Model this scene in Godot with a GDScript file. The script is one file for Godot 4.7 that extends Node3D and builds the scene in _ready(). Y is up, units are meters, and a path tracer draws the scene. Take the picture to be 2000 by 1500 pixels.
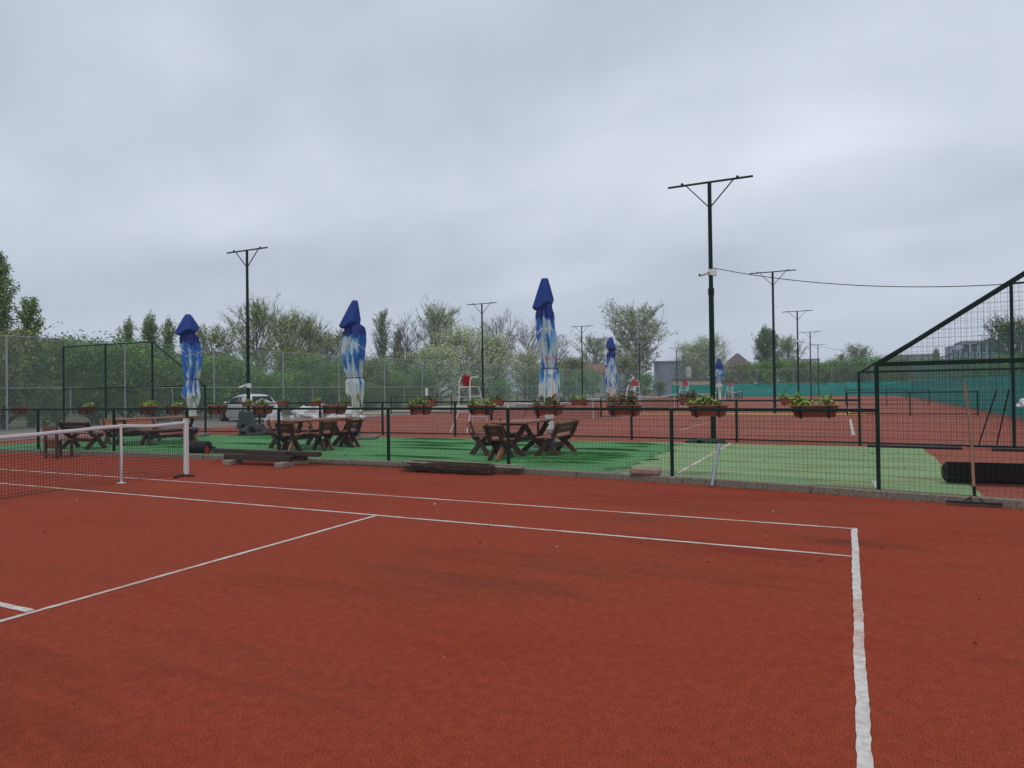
extends Node3D

# ---------------------------------------------------------------- mesh builder
class MB:
	var v := PackedVector3Array()
	var n := PackedVector3Array()
	var u := PackedVector2Array()
	var c := PackedColorArray()
	var col := Color(1, 1, 1)
	func tri(a: Vector3, b: Vector3, d: Vector3) -> void:      # counter-clockwise seen from outside
		var nn := (b - a).cross(d - a).normalized()
		v.append(a); v.append(d); v.append(b)
		n.append(nn); n.append(nn); n.append(nn)
		u.append(Vector2(a.x + a.y, a.z + a.y)); u.append(Vector2(d.x + d.y, d.z + d.y)); u.append(Vector2(b.x + b.y, b.z + b.y))
		c.append(col); c.append(col); c.append(col)
	func quad(a: Vector3, b: Vector3, d: Vector3, e: Vector3) -> void:
		tri(a, b, d); tri(a, d, e)
	func vert(p: Vector3, nn: Vector3, uv: Vector2) -> void:
		v.append(p); n.append(nn); u.append(uv); c.append(col)
	func sq(p: Array, nn: Array, uv: Array) -> void:           # smooth quad, counter-clockwise
		for i in [0, 2, 1, 0, 3, 2]:
			vert(p[i], nn[i], uv[i])
	func box(ce: Vector3, s: Vector3, b := Basis(), ch := 0.0) -> void:
		var x := b.x * s.x * 0.5
		var y := b.y * s.y * 0.5
		var z := b.z * s.z * 0.5
		if ch <= 0.0:
			for k in [[x, y, z], [y, z, x], [z, x, y]]:
				for sg in [-1.0, 1.0]:
					var o: Vector3 = ce + k[2] * sg
					var p: Vector3 = k[0] * sg
					var q: Vector3 = k[1]
					quad(o - p - q, o + p - q, o + p + q, o - p + q)
			return
		# chamfered box: faces shrunk by ch, joined by bevels
		var ix := b.x * maxf(s.x * 0.5 - ch, 0.001)
		var iy := b.y * maxf(s.y * 0.5 - ch, 0.001)
		var iz := b.z * maxf(s.z * 0.5 - ch, 0.001)
		var F := [[ix, iy, z], [iy, iz, x], [iz, ix, y]]
		for k in F:
			for sg in [-1.0, 1.0]:
				var o: Vector3 = ce + k[2] * sg
				var p: Vector3 = k[0] * sg
				var q: Vector3 = k[1]
				quad(o - p - q, o + p - q, o + p + q, o - p + q)
		for e in [[x, ix, y, iy, iz], [y, iy, z, iz, ix], [z, iz, x, ix, iy]]:
			for sa in [-1.0, 1.0]:
				for sb in [-1.0, 1.0]:
					var a1: Vector3 = ce + e[0] * sa + e[3] * sb
					var a2: Vector3 = ce + e[1] * sa + e[2] * sb
					var w: Vector3 = e[4] * (sa * sb)
					quad(a1 + w * -1.0, a2 + w * -1.0, a2 + w, a1 + w)
		for sx in [-1.0, 1.0]:
			for sy in [-1.0, 1.0]:
				for sz in [-1.0, 1.0]:
					var p1: Vector3 = ce + x * sx + iy * sy + iz * sz
					var p2: Vector3 = ce + ix * sx + y * sy + iz * sz
					var p3: Vector3 = ce + ix * sx + iy * sy + z * sz
					if sx * sy * sz > 0: tri(p1, p2, p3)
					else: tri(p1, p3, p2)
	func bar(a: Vector3, b: Vector3, w: float, h: float, ch := 0.0, upv := Vector3.UP) -> void:   # rectangular bar from a to b
		var d := (b - a)
		var l := d.length()
		d /= l
		if absf(d.dot(upv)) > 0.99: upv = Vector3.RIGHT
		var sd := d.cross(upv).normalized()
		var upp := sd.cross(d)
		box((a + b) * 0.5, Vector3(w, h, l), Basis(sd, upp, -d), ch)
	func wire(a: Vector3, b: Vector3, w: float) -> void:       # thin three-sided wire
		var d := (b - a).normalized()
		var s := d.cross(Vector3(0.31, 0.22, 0.93)).normalized()
		var t := d.cross(s)
		var o := [s * w, (s * -0.5 + t * 0.866) * w, (s * -0.5 - t * 0.866) * w]
		for i in 3:
			var j := (i + 1) % 3
			quad(a + o[i], a + o[j], b + o[j], b + o[i])
	func tube(pts: Array, rad: Array, sides := 8, cap := true) -> void:
		var np := pts.size()
		var rings := []
		var nor := []
		var prev := Vector3.ZERO
		for i in np:
			var d: Vector3 = (pts[mini(i + 1, np - 1)] - pts[maxi(i - 1, 0)]).normalized()
			var s: Vector3
			if prev == Vector3.ZERO:
				s = d.cross(Vector3.RIGHT if absf(d.x) < 0.9 else Vector3.UP).normalized()
			else:
				s = (prev - d * prev.dot(d)).normalized()
			prev = s
			var t := d.cross(s)
			var r := []
			var q := []
			for k in sides:
				var a := TAU * k / sides
				var o := s * cos(a) + t * sin(a)
				r.append(pts[i] + o * rad[i])
				q.append(o)
			rings.append(r); nor.append(q)
		for i in np - 1:
			for k in sides:
				var j := (k + 1) % sides
				var u0 := float(k) / sides
				var u1 := float(k + 1) / sides
				sq([rings[i][k], rings[i][j], rings[i + 1][j], rings[i + 1][k]], [nor[i][k], nor[i][j], nor[i + 1][j], nor[i + 1][k]],
					[Vector2(u0, i), Vector2(u1, i), Vector2(u1, i + 1), Vector2(u0, i + 1)])
		if cap:
			for k in range(1, sides - 1):
				tri(rings[0][0], rings[0][k + 1], rings[0][k])
				tri(rings[np - 1][0], rings[np - 1][k], rings[np - 1][k + 1])
	func rod(a: Vector3, b: Vector3, r: float, sides := 8) -> void:
		tube([a, b], [r, r], sides)
	func grid(nu: int, nv: int, f: Callable, closed := false) -> void:   # smooth surface f(u, v) -> Vector3, u and v in 0..1
		var p := []
		for j in nv + 1:
			for i in nu + 1:
				p.append(f.call(float(i) / nu, float(j) / nv))
		var nn := []
		for j in nv + 1:
			for i in nu + 1:
				var i0 := i - 1
				var i1 := i + 1
				if closed:
					i0 = (i - 1 + nu) % nu
					i1 = (i + 1) % nu
				else:
					i0 = maxi(i0, 0); i1 = mini(i1, nu)
				var du: Vector3 = p[j * (nu + 1) + i1] - p[j * (nu + 1) + i0]
				var dv: Vector3 = p[mini(j + 1, nv) * (nu + 1) + i] - p[maxi(j - 1, 0) * (nu + 1) + i]
				nn.append(du.cross(dv).normalized())
		for j in nv:
			for i in nu:
				var a := j * (nu + 1) + i
				var b := a + 1
				var d := b + nu + 1
				var e := a + nu + 1
				sq([p[a], p[b], p[d], p[e]], [nn[a], nn[b], nn[d], nn[e]],
					[Vector2(float(i) / nu, float(j) / nv), Vector2(float(i + 1) / nu, float(j) / nv), Vector2(float(i + 1) / nu, float(j + 1) / nv), Vector2(float(i) / nu, float(j + 1) / nv)])
	func leaf(p: Vector3, a: Vector3, b: Vector3) -> void:     # rhombus leaf
		var q := a.cross(b).normalized()
		v.append(p - a); v.append(p + b * 0.9); v.append(p - b * 0.9)
		v.append(p + a); v.append(p - b * 0.9); v.append(p + b * 0.9)
		for i in 6:
			n.append(q); u.append(Vector2.ZERO); c.append(col)
	func mesh() -> ArrayMesh:
		var m := ArrayMesh.new()
		var ar := []
		ar.resize(Mesh.ARRAY_MAX)
		ar[Mesh.ARRAY_VERTEX] = v
		ar[Mesh.ARRAY_NORMAL] = n
		ar[Mesh.ARRAY_TEX_UV] = u
		ar[Mesh.ARRAY_COLOR] = c
		m.add_surface_from_arrays(Mesh.PRIMITIVE_TRIANGLES, ar)
		return m

# ---------------------------------------------------------------- naming helpers
var taken := {}
var M := {}
var rng := RandomNumberGenerator.new()

func numbered(s: String) -> String:
	if not taken.has(s):
		taken[s] = 0
		return s
	taken[s] += 1
	return "%s_%03d" % [s, taken[s]]

func tag(o: Node3D, label: String, category: String, group := "", kind := "") -> Node3D:
	if label: o.set_meta("label", label)
	if category: o.set_meta("category", category)
	if group: o.set_meta("group", group)
	if kind: o.set_meta("kind", kind)
	return o

func thing(called: String, label: String, category: String, at := Vector3.ZERO, turn := 0.0, group := "") -> Node3D:
	var o := Node3D.new()
	o.name = numbered(called)
	add_child(o)
	o.position = at
	o.rotation.y = turn
	tag(o, label, category, group)
	return o

func put(called: String, me: Mesh, m: Material, parent: Node3D = null) -> MeshInstance3D:
	var o := MeshInstance3D.new()
	o.mesh = me
	o.material_override = m
	if parent == null:
		o.name = numbered(called)
		add_child(o)
	else:
		o.name = called
		parent.add_child(o, true)
	return o

func ground(called: String, me: Mesh, m: Material) -> MeshInstance3D:
	var o := put(called, me, m)
	o.set_meta("kind", "structure")
	return o

func copy(o: Node3D, at: Vector3, turn: float, label: String, group := "") -> Node3D:
	var d: Node3D = o.duplicate()
	var base: String = str(o.name).rstrip("0123456789").trim_suffix("_")
	d.name = numbered(base)
	add_child(d)
	d.position = at
	d.rotation = Vector3(0, turn, 0)
	d.set_meta("label", label)
	if group: d.set_meta("group", group)
	return d

# ---------------------------------------------------------------- materials
func lin(r: float, g: float, b: float) -> Color:
	return Color(r, g, b).linear_to_srgb()

func mat(key: String, c: Color, rough := 0.8, metal := 0.0) -> StandardMaterial3D:   # c linear
	if M.has(key): return M[key]
	var m := StandardMaterial3D.new()
	m.albedo_color = c.linear_to_srgb()
	m.roughness = rough
	m.metallic = metal
	M[key] = m
	return m

func leafmat(key: String, back := 0.35) -> StandardMaterial3D:
	if M.has(key): return M[key]
	var m := StandardMaterial3D.new()
	m.vertex_color_use_as_albedo = true
	m.roughness = 0.75
	if back > 0.0: m.backlight = Color(back, back, back * 0.5)
	m.cull_mode = BaseMaterial3D.CULL_DISABLED
	M[key] = m
	return m

func noise(sd: int, freq: float, oct := 4) -> FastNoiseLite:
	var f := FastNoiseLite.new()
	f.seed = sd
	f.frequency = freq
	f.fractal_octaves = oct
	f.noise_type = FastNoiseLite.TYPE_SIMPLEX_SMOOTH
	return f

func seam(sd: int, w: int, h: int, freq: float, oct := 4) -> Image:     # tileable grey picture
	var im := noise(sd, freq, oct).get_seamless_image(w, h)
	im.convert(Image.FORMAT_RGB8)
	return im

# a tileable surface: two colours (linear) mixed by noise, with fine speckle, relief from the same noise
func surf(key: String, a: Color, b: Color, tile: float, freq: float, speck: float, rough: float, bump: float, sd := 1, size := 512, stretch := 1.0, hp := 0.4, pw := 1.0) -> StandardMaterial3D:
	if M.has(key): return M[key]
	var n1 := seam(sd, size, size, freq, 4)
	var n2 := seam(sd + 7, size, size, freq * 9.0, 2)
	if stretch != 1.0:
		n1.resize(int(size * stretch), size); n1.resize(size, size)
		var t := Image.create(size, size, false, Image.FORMAT_RGB8)
		var src := seam(sd, size, size, freq, 4)
		src.resize(size, maxi(8, int(size / stretch)))
		for k in int(stretch) + 1:
			t.blit_rect(src, Rect2i(0, 0, size, src.get_height()), Vector2i(0, k * src.get_height()))
		t.rotate_90(CLOCKWISE)
		n1 = t
	var im := Image.create(size, size, false, Image.FORMAT_RGB8)
	var hm := Image.create(size, size, false, Image.FORMAT_RGB8)
	for y in size:
		for x in size:
			var p := n1.get_pixel(x, y).r
			var q := n2.get_pixel(x, y).r - 0.5
			var k := clampf(0.5 + (p - 0.5) * pw + q * speck, 0, 1)
			im.set_pixel(x, y, a.lerp(b, k).linear_to_srgb())
			var h := clampf(p * hp + q * 1.1 + 0.5 - hp * 0.5, 0, 1)
			hm.set_pixel(x, y, Color(h, h, h))
	var m := StandardMaterial3D.new()
	im.generate_mipmaps()
	m.albedo_texture = ImageTexture.create_from_image(im)
	if bump > 0.0:
		hm.bump_map_to_normal_map(bump)
		hm.generate_mipmaps()
		m.normal_enabled = true
		m.normal_texture = ImageTexture.create_from_image(hm)
	m.roughness = rough
	m.uv1_triplanar = true
	m.uv1_world_triplanar = true
	m.uv1_scale = Vector3.ONE / tile
	m.vertex_color_use_as_albedo = true
	M[key] = m
	return m

# ---------------------------------------------------------------- layout
const T := 0.07          # level of everything beyond the kerb
func z_fence(x: float) -> float:
	return -3.45 + (0.0105 if x > -9.0 else 0.0048) * (x + 9.0) * (x + 9.0)
func z_back(x: float) -> float:
	return -11.4 + 0.006 * (x + 9.0) * (x + 9.0)

# ground sheet with colours per vertex; posf(u, v) -> Vector3, colf(Vector3) -> Color (linear multiplier)
func field(nu: int, nv: int, posf: Callable, colf: Callable) -> ArrayMesh:
	var v := PackedVector3Array()
	var n := PackedVector3Array()
	var c := PackedColorArray()
	var u := PackedVector2Array()
	var ix := PackedInt32Array()
	for j in nv + 1:
		for i in nu + 1:
			var p: Vector3 = posf.call(float(i) / nu, float(j) / nv)
			v.append(p); c.append(colf.call(p)); u.append(Vector2(p.x, p.z)); n.append(Vector3.UP)
	var flip := (v[nu + 1] - v[0]).cross(v[1] - v[0]).y < 0.0      # front faces run clockwise seen from above
	for j in nv + 1:
		for i in nu + 1:
			var du: Vector3 = v[j * (nu + 1) + mini(i + 1, nu)] - v[j * (nu + 1) + maxi(i - 1, 0)]
			var dv: Vector3 = v[mini(j + 1, nv) * (nu + 1) + i] - v[maxi(j - 1, 0) * (nu + 1) + i]
			var q := dv.cross(du).normalized()
			n[j * (nu + 1) + i] = -q if flip else q
	for j in nv:
		for i in nu:
			var a := j * (nu + 1) + i
			for k in ([a, a + nu + 2, a + 1, a, a + nu + 1, a + nu + 2] if flip else [a, a + 1, a + nu + 2, a, a + nu + 2, a + nu + 1]):
				ix.append(k)
	var ar := []
	ar.resize(Mesh.ARRAY_MAX)
	ar[Mesh.ARRAY_VERTEX] = v
	ar[Mesh.ARRAY_NORMAL] = n
	ar[Mesh.ARRAY_TEX_UV] = u
	ar[Mesh.ARRAY_COLOR] = c
	ar[Mesh.ARRAY_INDEX] = ix
	var m := ArrayMesh.new()
	m.add_surface_from_arrays(Mesh.PRIMITIVE_TRIANGLES, ar)
	return m

# painted line as a strip with ragged edges, from a to b, on the ground at y
func line(a: Vector2, b: Vector2, w: float, y: float, sd: int, rag := 0.006, bow := 0.0) -> ArrayMesh:
	var r := RandomNumberGenerator.new()
	r.seed = sd
	var nz := noise(sd, 0.6, 3)
	var mb := MB.new()
	var d := (b - a)
	var l := d.length()
	d /= l
	var s := Vector2(-d.y, d.x)
	var k := int(l / (0.02 if w > 0.06 and y < 0.05 else 0.06))
	var pl := Vector2.ZERO
	var pr := Vector2.ZERO
	for i in k + 1:
		var t := float(i) / k
		var wob := nz.get_noise_1d(t * l) * 0.008 + bow * (1.0 - pow(2.0 * t - 1.0, 2.0))
		var p := a + d * (l * t) + s * wob
		var q1 := p + s * (w * 0.5 + r.randf_range(-rag, rag))
		var q2 := p - s * (w * 0.5 + r.randf_range(-rag, rag))
		if i > 0:
			var dust := clampf(nz.get_noise_1d(t * l * 2.3 + 90.0) * 1.6 + r.randf_range(-.15, .15), 0.0, 0.55)
			mb.col = Color.WHITE.lerp(Color(0.8, 0.42, 0.32), dust) * r.randf_range(0.9, 1.0)
			mb.quad(Vector3(pl.x, y, pl.y), Vector3(q1.x, y, q1.y), Vector3(q2.x, y, q2.y), Vector3(pr.x, y, pr.y))
			if mb.n[mb.n.size() - 1].y < 0:
				for e in range(mb.n.size() - 6, mb.n.size()): mb.n[e] = Vector3.UP
				for e in [mb.v.size() - 6, mb.v.size() - 3]:
					var h := mb.v[e + 1]
					mb.v[e + 1] = mb.v[e + 2]
					mb.v[e + 2] = h
		pl = q1; pr = q2
	return mb.mesh()

# welded wire grid in one fence bay between A and B (feet), heights hA and hB above the feet
func grid_panel(A: Vector3, B: Vector3, hA: float, hB: float, y0: float, dx: float, dy: float, w: float) -> ArrayMesh:
	var mb := MB.new()
	var l := A.distance_to(B)
	var k := int(l / dx)
	var r := RandomNumberGenerator.new()
	r.seed = int(A.x * 37 + B.z * 11)
	for i in range(1, k):
		var t := float(i) / k
		var p := A.lerp(B, t)
		mb.wire(p + Vector3.UP * y0 + Vector3(r.randf_range(-.004, .004), 0, r.randf_range(-.004, .004)), p + Vector3.UP * lerpf(hA, hB, t), w)
	var y := y0
	var top := maxf(hA, hB)
	while y < top:
		var t0 := 0.0
		var t1 := 1.0
		if y > hA and hB > hA: t0 = (y - hA) / (hB - hA)
		if y > hB and hA > hB: t1 = (hA - y) / (hA - hB)
		if t1 - t0 > 0.02:
			var p0 := A.lerp(B, t0)
			var p1 := A.lerp(B, t1)
			mb.wire(p0 + Vector3.UP * y, (p0 + p1) * 0.5 + Vector3.UP * (y + r.randf_range(-.008, .004)), w)
			mb.wire((p0 + p1) * 0.5 + Vector3.UP * (y + r.randf_range(-.006, .004)), p1 + Vector3.UP * y, w)
		y += dy
	return mb.mesh()

# diamond wire netting between A and B
func diamond(A: Vector3, B: Vector3, y0: float, y1: float, s: float, w: float) -> ArrayMesh:
	var mb := MB.new()
	var l := A.distance_to(B)
	var d := (B - A) / l
	var h := y1 - y0
	var k := int((l + h) / s)
	for i in k:
		var a := -h + i * s
		for dirn in [0, 1]:
			var s0 := a
			var s1 := a + h
			var q0 := 0.0
			var q1 := h
			if s0 < 0: q0 = -s0; s0 = 0.0
			if s1 > l: q1 = h - (s1 - l); s1 = l
			if s1 - s0 < 0.05: continue
			if dirn == 0: mb.wire(A + d * s0 + Vector3.UP * (y0 + q0), A + d * s1 + Vector3.UP * (y0 + q1), w)
			else: mb.wire(A + d * s0 + Vector3.UP * (y1 - q0), A + d * s1 + Vector3.UP * (y1 - q1), w)
	return mb.mesh()

# ---------------------------------------------------------------- trees
# kind: h height, r crown radius, trunk (share of bare trunk), limbs, subs, leaves per sub, ls leaf size, up (limb steepness), shape, cols (linear), twig
func tree_meshes(sd: int, k: Dictionary) -> Array:
	var r := RandomNumberGenerator.new()
	r.seed = sd
	var wood := MB.new()
	var crown := MB.new()
	var H: float = k.h
	var R: float = k.r
	var tr: float = k.get("tr", H * 0.018)
	var lean := Vector3(r.randf_range(-1, 1), 0, r.randf_range(-1, 1)) * H * 0.03 + Vector3(k.get("lx", 0.0), 0, k.get("lz", 0.0))
	var tp := []
	var rd := []
	for i in 7:
		var t := i / 6.0
		tp.append(Vector3(0, H * 0.93 * t, 0) + lean * t * t + Vector3(r.randf_range(-1, 1), 0, r.randf_range(-1, 1)) * H * 0.008)
		rd.append(tr * (1.0 - t * 0.9) * (1.5 if i == 0 else 1.0))
	wood.col = Color.WHITE
	wood.tube(tp, rd, 7)
	var limbs: int = k.limbs
	var cols: Array = k.cols
	var clump := noise(sd, 0.35, 2)
	for i in limbs:
		var t: float = lerpf(k.trunk, 0.97, pow((i + r.randf()) / limbs, k.get("bias", 1.0)))
		var e := 0.0
		var tt: float = (t - k.trunk) / (1.0 - k.trunk)
		match k.shape:
			"column": e = pow(sin(PI * clampf(0.06 + tt * 0.86, 0, 1)), 0.6) * (1.0 - 0.35 * tt)
			"round": e = sqrt(maxf(0.03, 1.0 - pow(2.0 * (tt * 0.82) - 0.75, 2.0)))
			"vase": e = 0.5 + 0.55 * sin(PI * tt * 0.8)
			_: e = sqrt(maxf(0.05, 1.0 - tt * tt * 0.93))
		var az := i * 2.39996 + r.randf_range(-0.5, 0.5)
		var L: float = R * e * r.randf_range(0.65, 1.15)
		var up: float = k.up + r.randf_range(-0.25, 0.35)
		var dv := Vector3(cos(az), up, sin(az)).normalized()
		var f := t * 6.0 * 0.98
		var i0 := mini(int(f), 5)
		var b0: Vector3 = (tp[i0] as Vector3).lerp(tp[i0 + 1], f - i0)
		L = minf(L * (1.0 + absf(up) * 0.6), (H * 1.02 - b0.y) / maxf(dv.y, 0.15) if dv.y > 0.1 else L)
		L = minf(L, R * 1.35 + H * 0.12)
		if L < 0.15: L = 0.15
		var pts := [b0]
		var rs := [tr * (1.05 - t) * 0.6 + 0.012]
		for q in 4:
			dv = (dv + Vector3(r.randf_range(-.22, .22), r.randf_range(-.06, .2), r.randf_range(-.22, .22))).normalized()
			pts.append(pts[q] + dv * L / 4.0)
			rs.append(rs[0] * (1.0 - (q + 1) * 0.22) + 0.004)
		wood.tube(pts, rs, 4, false)
		var subs: int = k.subs
		for s in subs:
			var ft := r.randf_range(0.25, 1.0) * 4.0
			var f0 := mini(int(ft), 3)
			var p: Vector3 = (pts[f0] as Vector3).lerp(pts[f0 + 1], ft - f0)
			var sd2: Vector3 = (dv + Vector3(r.randf_range(-1, 1), r.randf_range(-.5, .9) * (1.0 if k.up > 0.2 else 0.7), r.randf_range(-1, 1)) * k.get("spread", 0.9)).normalized()
			var sl: float = L * r.randf_range(0.2, 0.45) * k.get("sublen", 1.0)
			var pe: Vector3 = p + sd2 * sl
			var w: float = k.get("twig", 0.008)
			wood.wire(p, pe, w)
			for tw in int(k.get("twigs", 0)):
				var a0 := p.lerp(pe, r.randf_range(0.2, 1.0))
				wood.wire(a0, a0 + (sd2 + Vector3(r.randf_range(-1, 1), r.randf_range(-.2, 1.2), r.randf_range(-1, 1)) * 0.9).normalized() * sl * r.randf_range(0.3, 0.7), w * 0.7)
			var cb: Color = cols[r.randi() % cols.size()]
			cb = cb * (1.0 + 0.35 * clump.get_noise_3dv(pe))
			for q in int(k.leaves):
				var lp: Vector3 = p.lerp(pe, r.randf_range(0.1, 1.15)) + Vector3(r.randf_range(-1, 1), r.randf_range(-1, 1), r.randf_range(-1, 1)) * k.get("puff", 0.3)
				if lp.y < 0.05: lp.y = r.randf_range(0.05, 0.4)
				var a := Vector3(r.randf_range(-1, 1), r.randf_range(-1, 1), r.randf_range(-1, 1)).normalized()
				var b := a.cross(Vector3(r.randf_range(-1, 1), r.randf_range(-1, 1), r.randf_range(-1, 1))).normalized()
				var ls: float = k.ls * r.randf_range(0.6, 1.3) * 0.5
				var g := r.randf_range(0.75, 1.25)
				crown.col = Color(minf(cb.r * g * 1.7, 0.55), minf(cb.g * g * 1.7, 0.6), minf(cb.b * g * 1.7, 0.46))
				crown.leaf(lp, a * ls, b * ls * 0.65)
	return [wood.mesh(), crown.mesh() if crown.v.size() > 0 else null]

func make_tree(called: String, sd: int, k: Dictionary, bark: Material, label: String, category: String, group: String, at: Vector3, turn := 0.0) -> Node3D:
	var ms := tree_meshes(sd, k)
	var o := thing(called, label, category, at, turn, group)
	put("trunk", ms[0], bark, o)
	if ms[1] != null: put("crown", ms[1], leafmat("leaf", 0.7), o)
	return o

# ---------------------------------------------------------------- flower boxes
func plant_mesh(sd: int, w: float, cols: Array, n: int, hmax: float) -> Array:
	var r := RandomNumberGenerator.new()
	r.seed = sd
	var lf := MB.new()
	var st := MB.new()
	var clumps := []
	for i in 5: clumps.append([r.randf_range(-.45, .45) * w, r.randf_range(0.45, 1.0) * hmax, cols[r.randi() % cols.size()]])
	for i in n:
		var cl: Array = clumps[r.randi() % clumps.size()]
		var x: float = clampf(cl[0] + r.randfn(0, 0.055), -w * 0.62, w * 0.62)
		var z := r.randf_range(-.09, .09)
		var y: float = maxf(0.0, cl[1] * r.randf_range(0.15, 1.0))
		if absf(x) > w * 0.47: y = maxf(y, 0.04)
		var p := Vector3(x, y, z)
		if i % 2 == 0:
			st.wire(Vector3(clampf(x * 0.8, -w * .44, w * .44), -0.03, z * 0.5), p, 0.0028)
		var nn := Vector3(r.randf_range(-.8, .8), r.randf_range(0.2, 1.0), r.randf_range(-.5, 1.0)).normalized()
		var a := nn.cross(Vector3(r.randf_range(-1, 1), 0.1, r.randf_range(-1, 1))).normalized()
		var b := nn.cross(a)
		var rad := r.randf_range(0.013, 0.029)
		var g := r.randf_range(0.7, 1.3)
		var cb: Color = cl[2] if r.randf() < 0.75 else cols[r.randi() % cols.size()]
		lf.col = Color(cb.r * g, cb.g * g, cb.b * g)
		var prev := Vector3.ZERO
		for q in 8:
			var an := TAU * q / 7.0
			var e := p + (a * cos(an) + b * sin(an)) * rad * (0.85 if q % 2 else 1.05) + nn * rad * 0.22
			if q > 0: lf.tri(p, prev, e)
			prev = e
	return [lf.mesh(), st.mesh()]

func flower_box(x: float, z: float, rail_y: float, w: float, side: float, variant: int, label: String, group: String, tilt := 0.0, flower := false) -> Node3D:
	var o := thing("flower_box", label, "flower box", Vector3(x, rail_y, z + side * 0.13), 0.0, group)
	o.rotation.z = tilt
	var b := MB.new()
	var hw := w * 0.5
	var bw := w * 0.5 - 0.05
	var d := 0.09
	var bd := 0.065
	var t := 0.012
	var yb := -0.14
	var yt := 0.03
	# outer walls, inner walls, floor
	var po := [Vector3(-hw, yt, d), Vector3(hw, yt, d), Vector3(hw, yt, -d), Vector3(-hw, yt, -d)]
	var pb := [Vector3(-bw, yb, bd), Vector3(bw, yb, bd), Vector3(bw, yb, -bd), Vector3(-bw, yb, -bd)]
	for i in 4:
		var j := (i + 1) % 4
		b.quad(pb[i], pb[j], po[j], po[i])
		var k1: Vector3 = po[i] * Vector3(1 - t / hw, 1, 1 - t / d)
		var k2: Vector3 = po[j] * Vector3(1 - t / hw, 1, 1 - t / d)
		b.quad(k1, k2, pb[j] + Vector3(0, t, 0), pb[i] + Vector3(0, t, 0))
		# ribs on the long walls
	b.quad(pb[3], pb[2], pb[1], pb[0])
	put("tub", b.mesh(), M.terracotta if variant % 3 else M.terracotta2, o)
	b = MB.new()
	for s in [-1.0, 1.0]:
		b.box(Vector3(0, yt, s * (d + 0.002)), Vector3(w + 0.03, 0.024, 0.02), Basis(), 0.006)
		b.box(Vector3(s * (hw + 0.002), yt, 0), Vector3(0.02, 0.024, d * 2 - 0.018), Basis(), 0.006)
	put("rim", b.mesh(), M.terracotta if variant % 3 else M.terracotta2, o)
	b = MB.new()
	b.box(Vector3(0, -0.012, 0), Vector3(w - 0.05, 0.03, d * 2 - 0.035))
	put("soil", b.mesh(), M.soil, o)
	for s in [-0.3, 0.3]:
		b = MB.new()
		b.box(Vector3(s * w, yb - 0.012, side * 0.0 - side * 0.03), Vector3(0.03, 0.012, 0.2))
		b.box(Vector3(s * w, -0.06, -side * 0.108), Vector3(0.03, 0.19, 0.008))
		b.box(Vector3(s * w, 0.03, -side * 0.128), Vector3(0.03, 0.008, 0.05))
		b.box(Vector3(s * w, -0.115, side * 0.088), Vector3(0.03, 0.05, 0.006))
		put("bracket", b.mesh(), M.fence, o)
	var pm: Array = M["plants"][variant]
	var pf := put("plant", pm[0], leafmat("petal", 0.25), o)
	pf.scale = Vector3(w / 0.6, 1, 1)
	var ps := put("stems", pm[1], M.stem, o)
	ps.scale = Vector3(w / 0.6, 1, 1)
	if flower:
		b = MB.new()
		b.wire(Vector3(0.06, 0, 0), Vector3(0.17, 0.2, 0.05), 0.004)
		put("flower_stem", b.mesh(), M.stem, o)
		b = MB.new()
		var r := RandomNumberGenerator.new()
		r.seed = 5
		for i in 26:
			var nn := Vector3(r.randfn(), r.randfn(), r.randfn()).normalized()
			var a := nn.cross(Vector3(0.3, 0.9, 0.2)).normalized()
			b.leaf(Vector3(0.17, 0.225, 0.05) + nn * 0.028, a * 0.02, nn.cross(a) * 0.02)
		put("flower", b.mesh(), mat("pink", Color(0.75, 0.03, 0.12), 0.7), o)
	return o

# ---------------------------------------------------------------- parasols
func parasol_print(sd: int, blue: float, W := 256, H := 512) -> StandardMaterial3D:
	var im := Image.create(W, H, false, Image.FORMAT_RGB8)
	var a := noise(sd, 0.02, 4)
	var b := noise(sd + 3, 0.035, 3)
	var navy := Color(0.008, 0.02, 0.16)
	var mid := Color(0.02, 0.12, 0.42)
	var sky := Color(0.22, 0.42, 0.62)
	var wht := Color(0.47, 0.51, 0.53)
	var red := Color(0.5, 0.03, 0.04)
	for y in H:
		var v := float(y) / H
		for x in W:
			var ang := TAU * x / W
			var px := cos(ang) * 40.0
			var pz := sin(ang) * 40.0
			var n1 := a.get_noise_3d(px * 1.6, y * 0.22, pz * 1.6)
			var n2 := b.get_noise_3d(px * 1.3, y * 0.45, pz * 1.3)
			var c := wht
			var k := n1 * 1.3 + (0.52 - v) * 0.9 + blue
			if k > 0.34: c = mid
			elif k > 0.12: c = sky.lerp(mid, clampf((k - 0.12) * 4.0, 0, 1))
			elif k > 0.0: c = wht.lerp(sky, k * 8.0)
			if n2 > 0.42 and v > 0.3: c = c.lerp(mid, 0.8)
			if v < 0.2 + n1 * 0.16: c = navy if v < 0.16 + n2 * 0.1 else mid
			if absf(v - 0.27 - n1 * 0.12) < 0.008: c = wht
			if v > 0.86 + n1 * 0.2: c = Color(0.55, 0.54, 0.5)
			if n2 < -0.56 and v > 0.5 and v < 0.85: c = red
			im.set_pixel(x, y, c.linear_to_srgb())
	var m := StandardMaterial3D.new()
	im.generate_mipmaps()
	m.albedo_texture = ImageTexture.create_from_image(im)
	m.roughness = 0.75
	m.cull_mode = BaseMaterial3D.CULL_DISABLED
	return m

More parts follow.
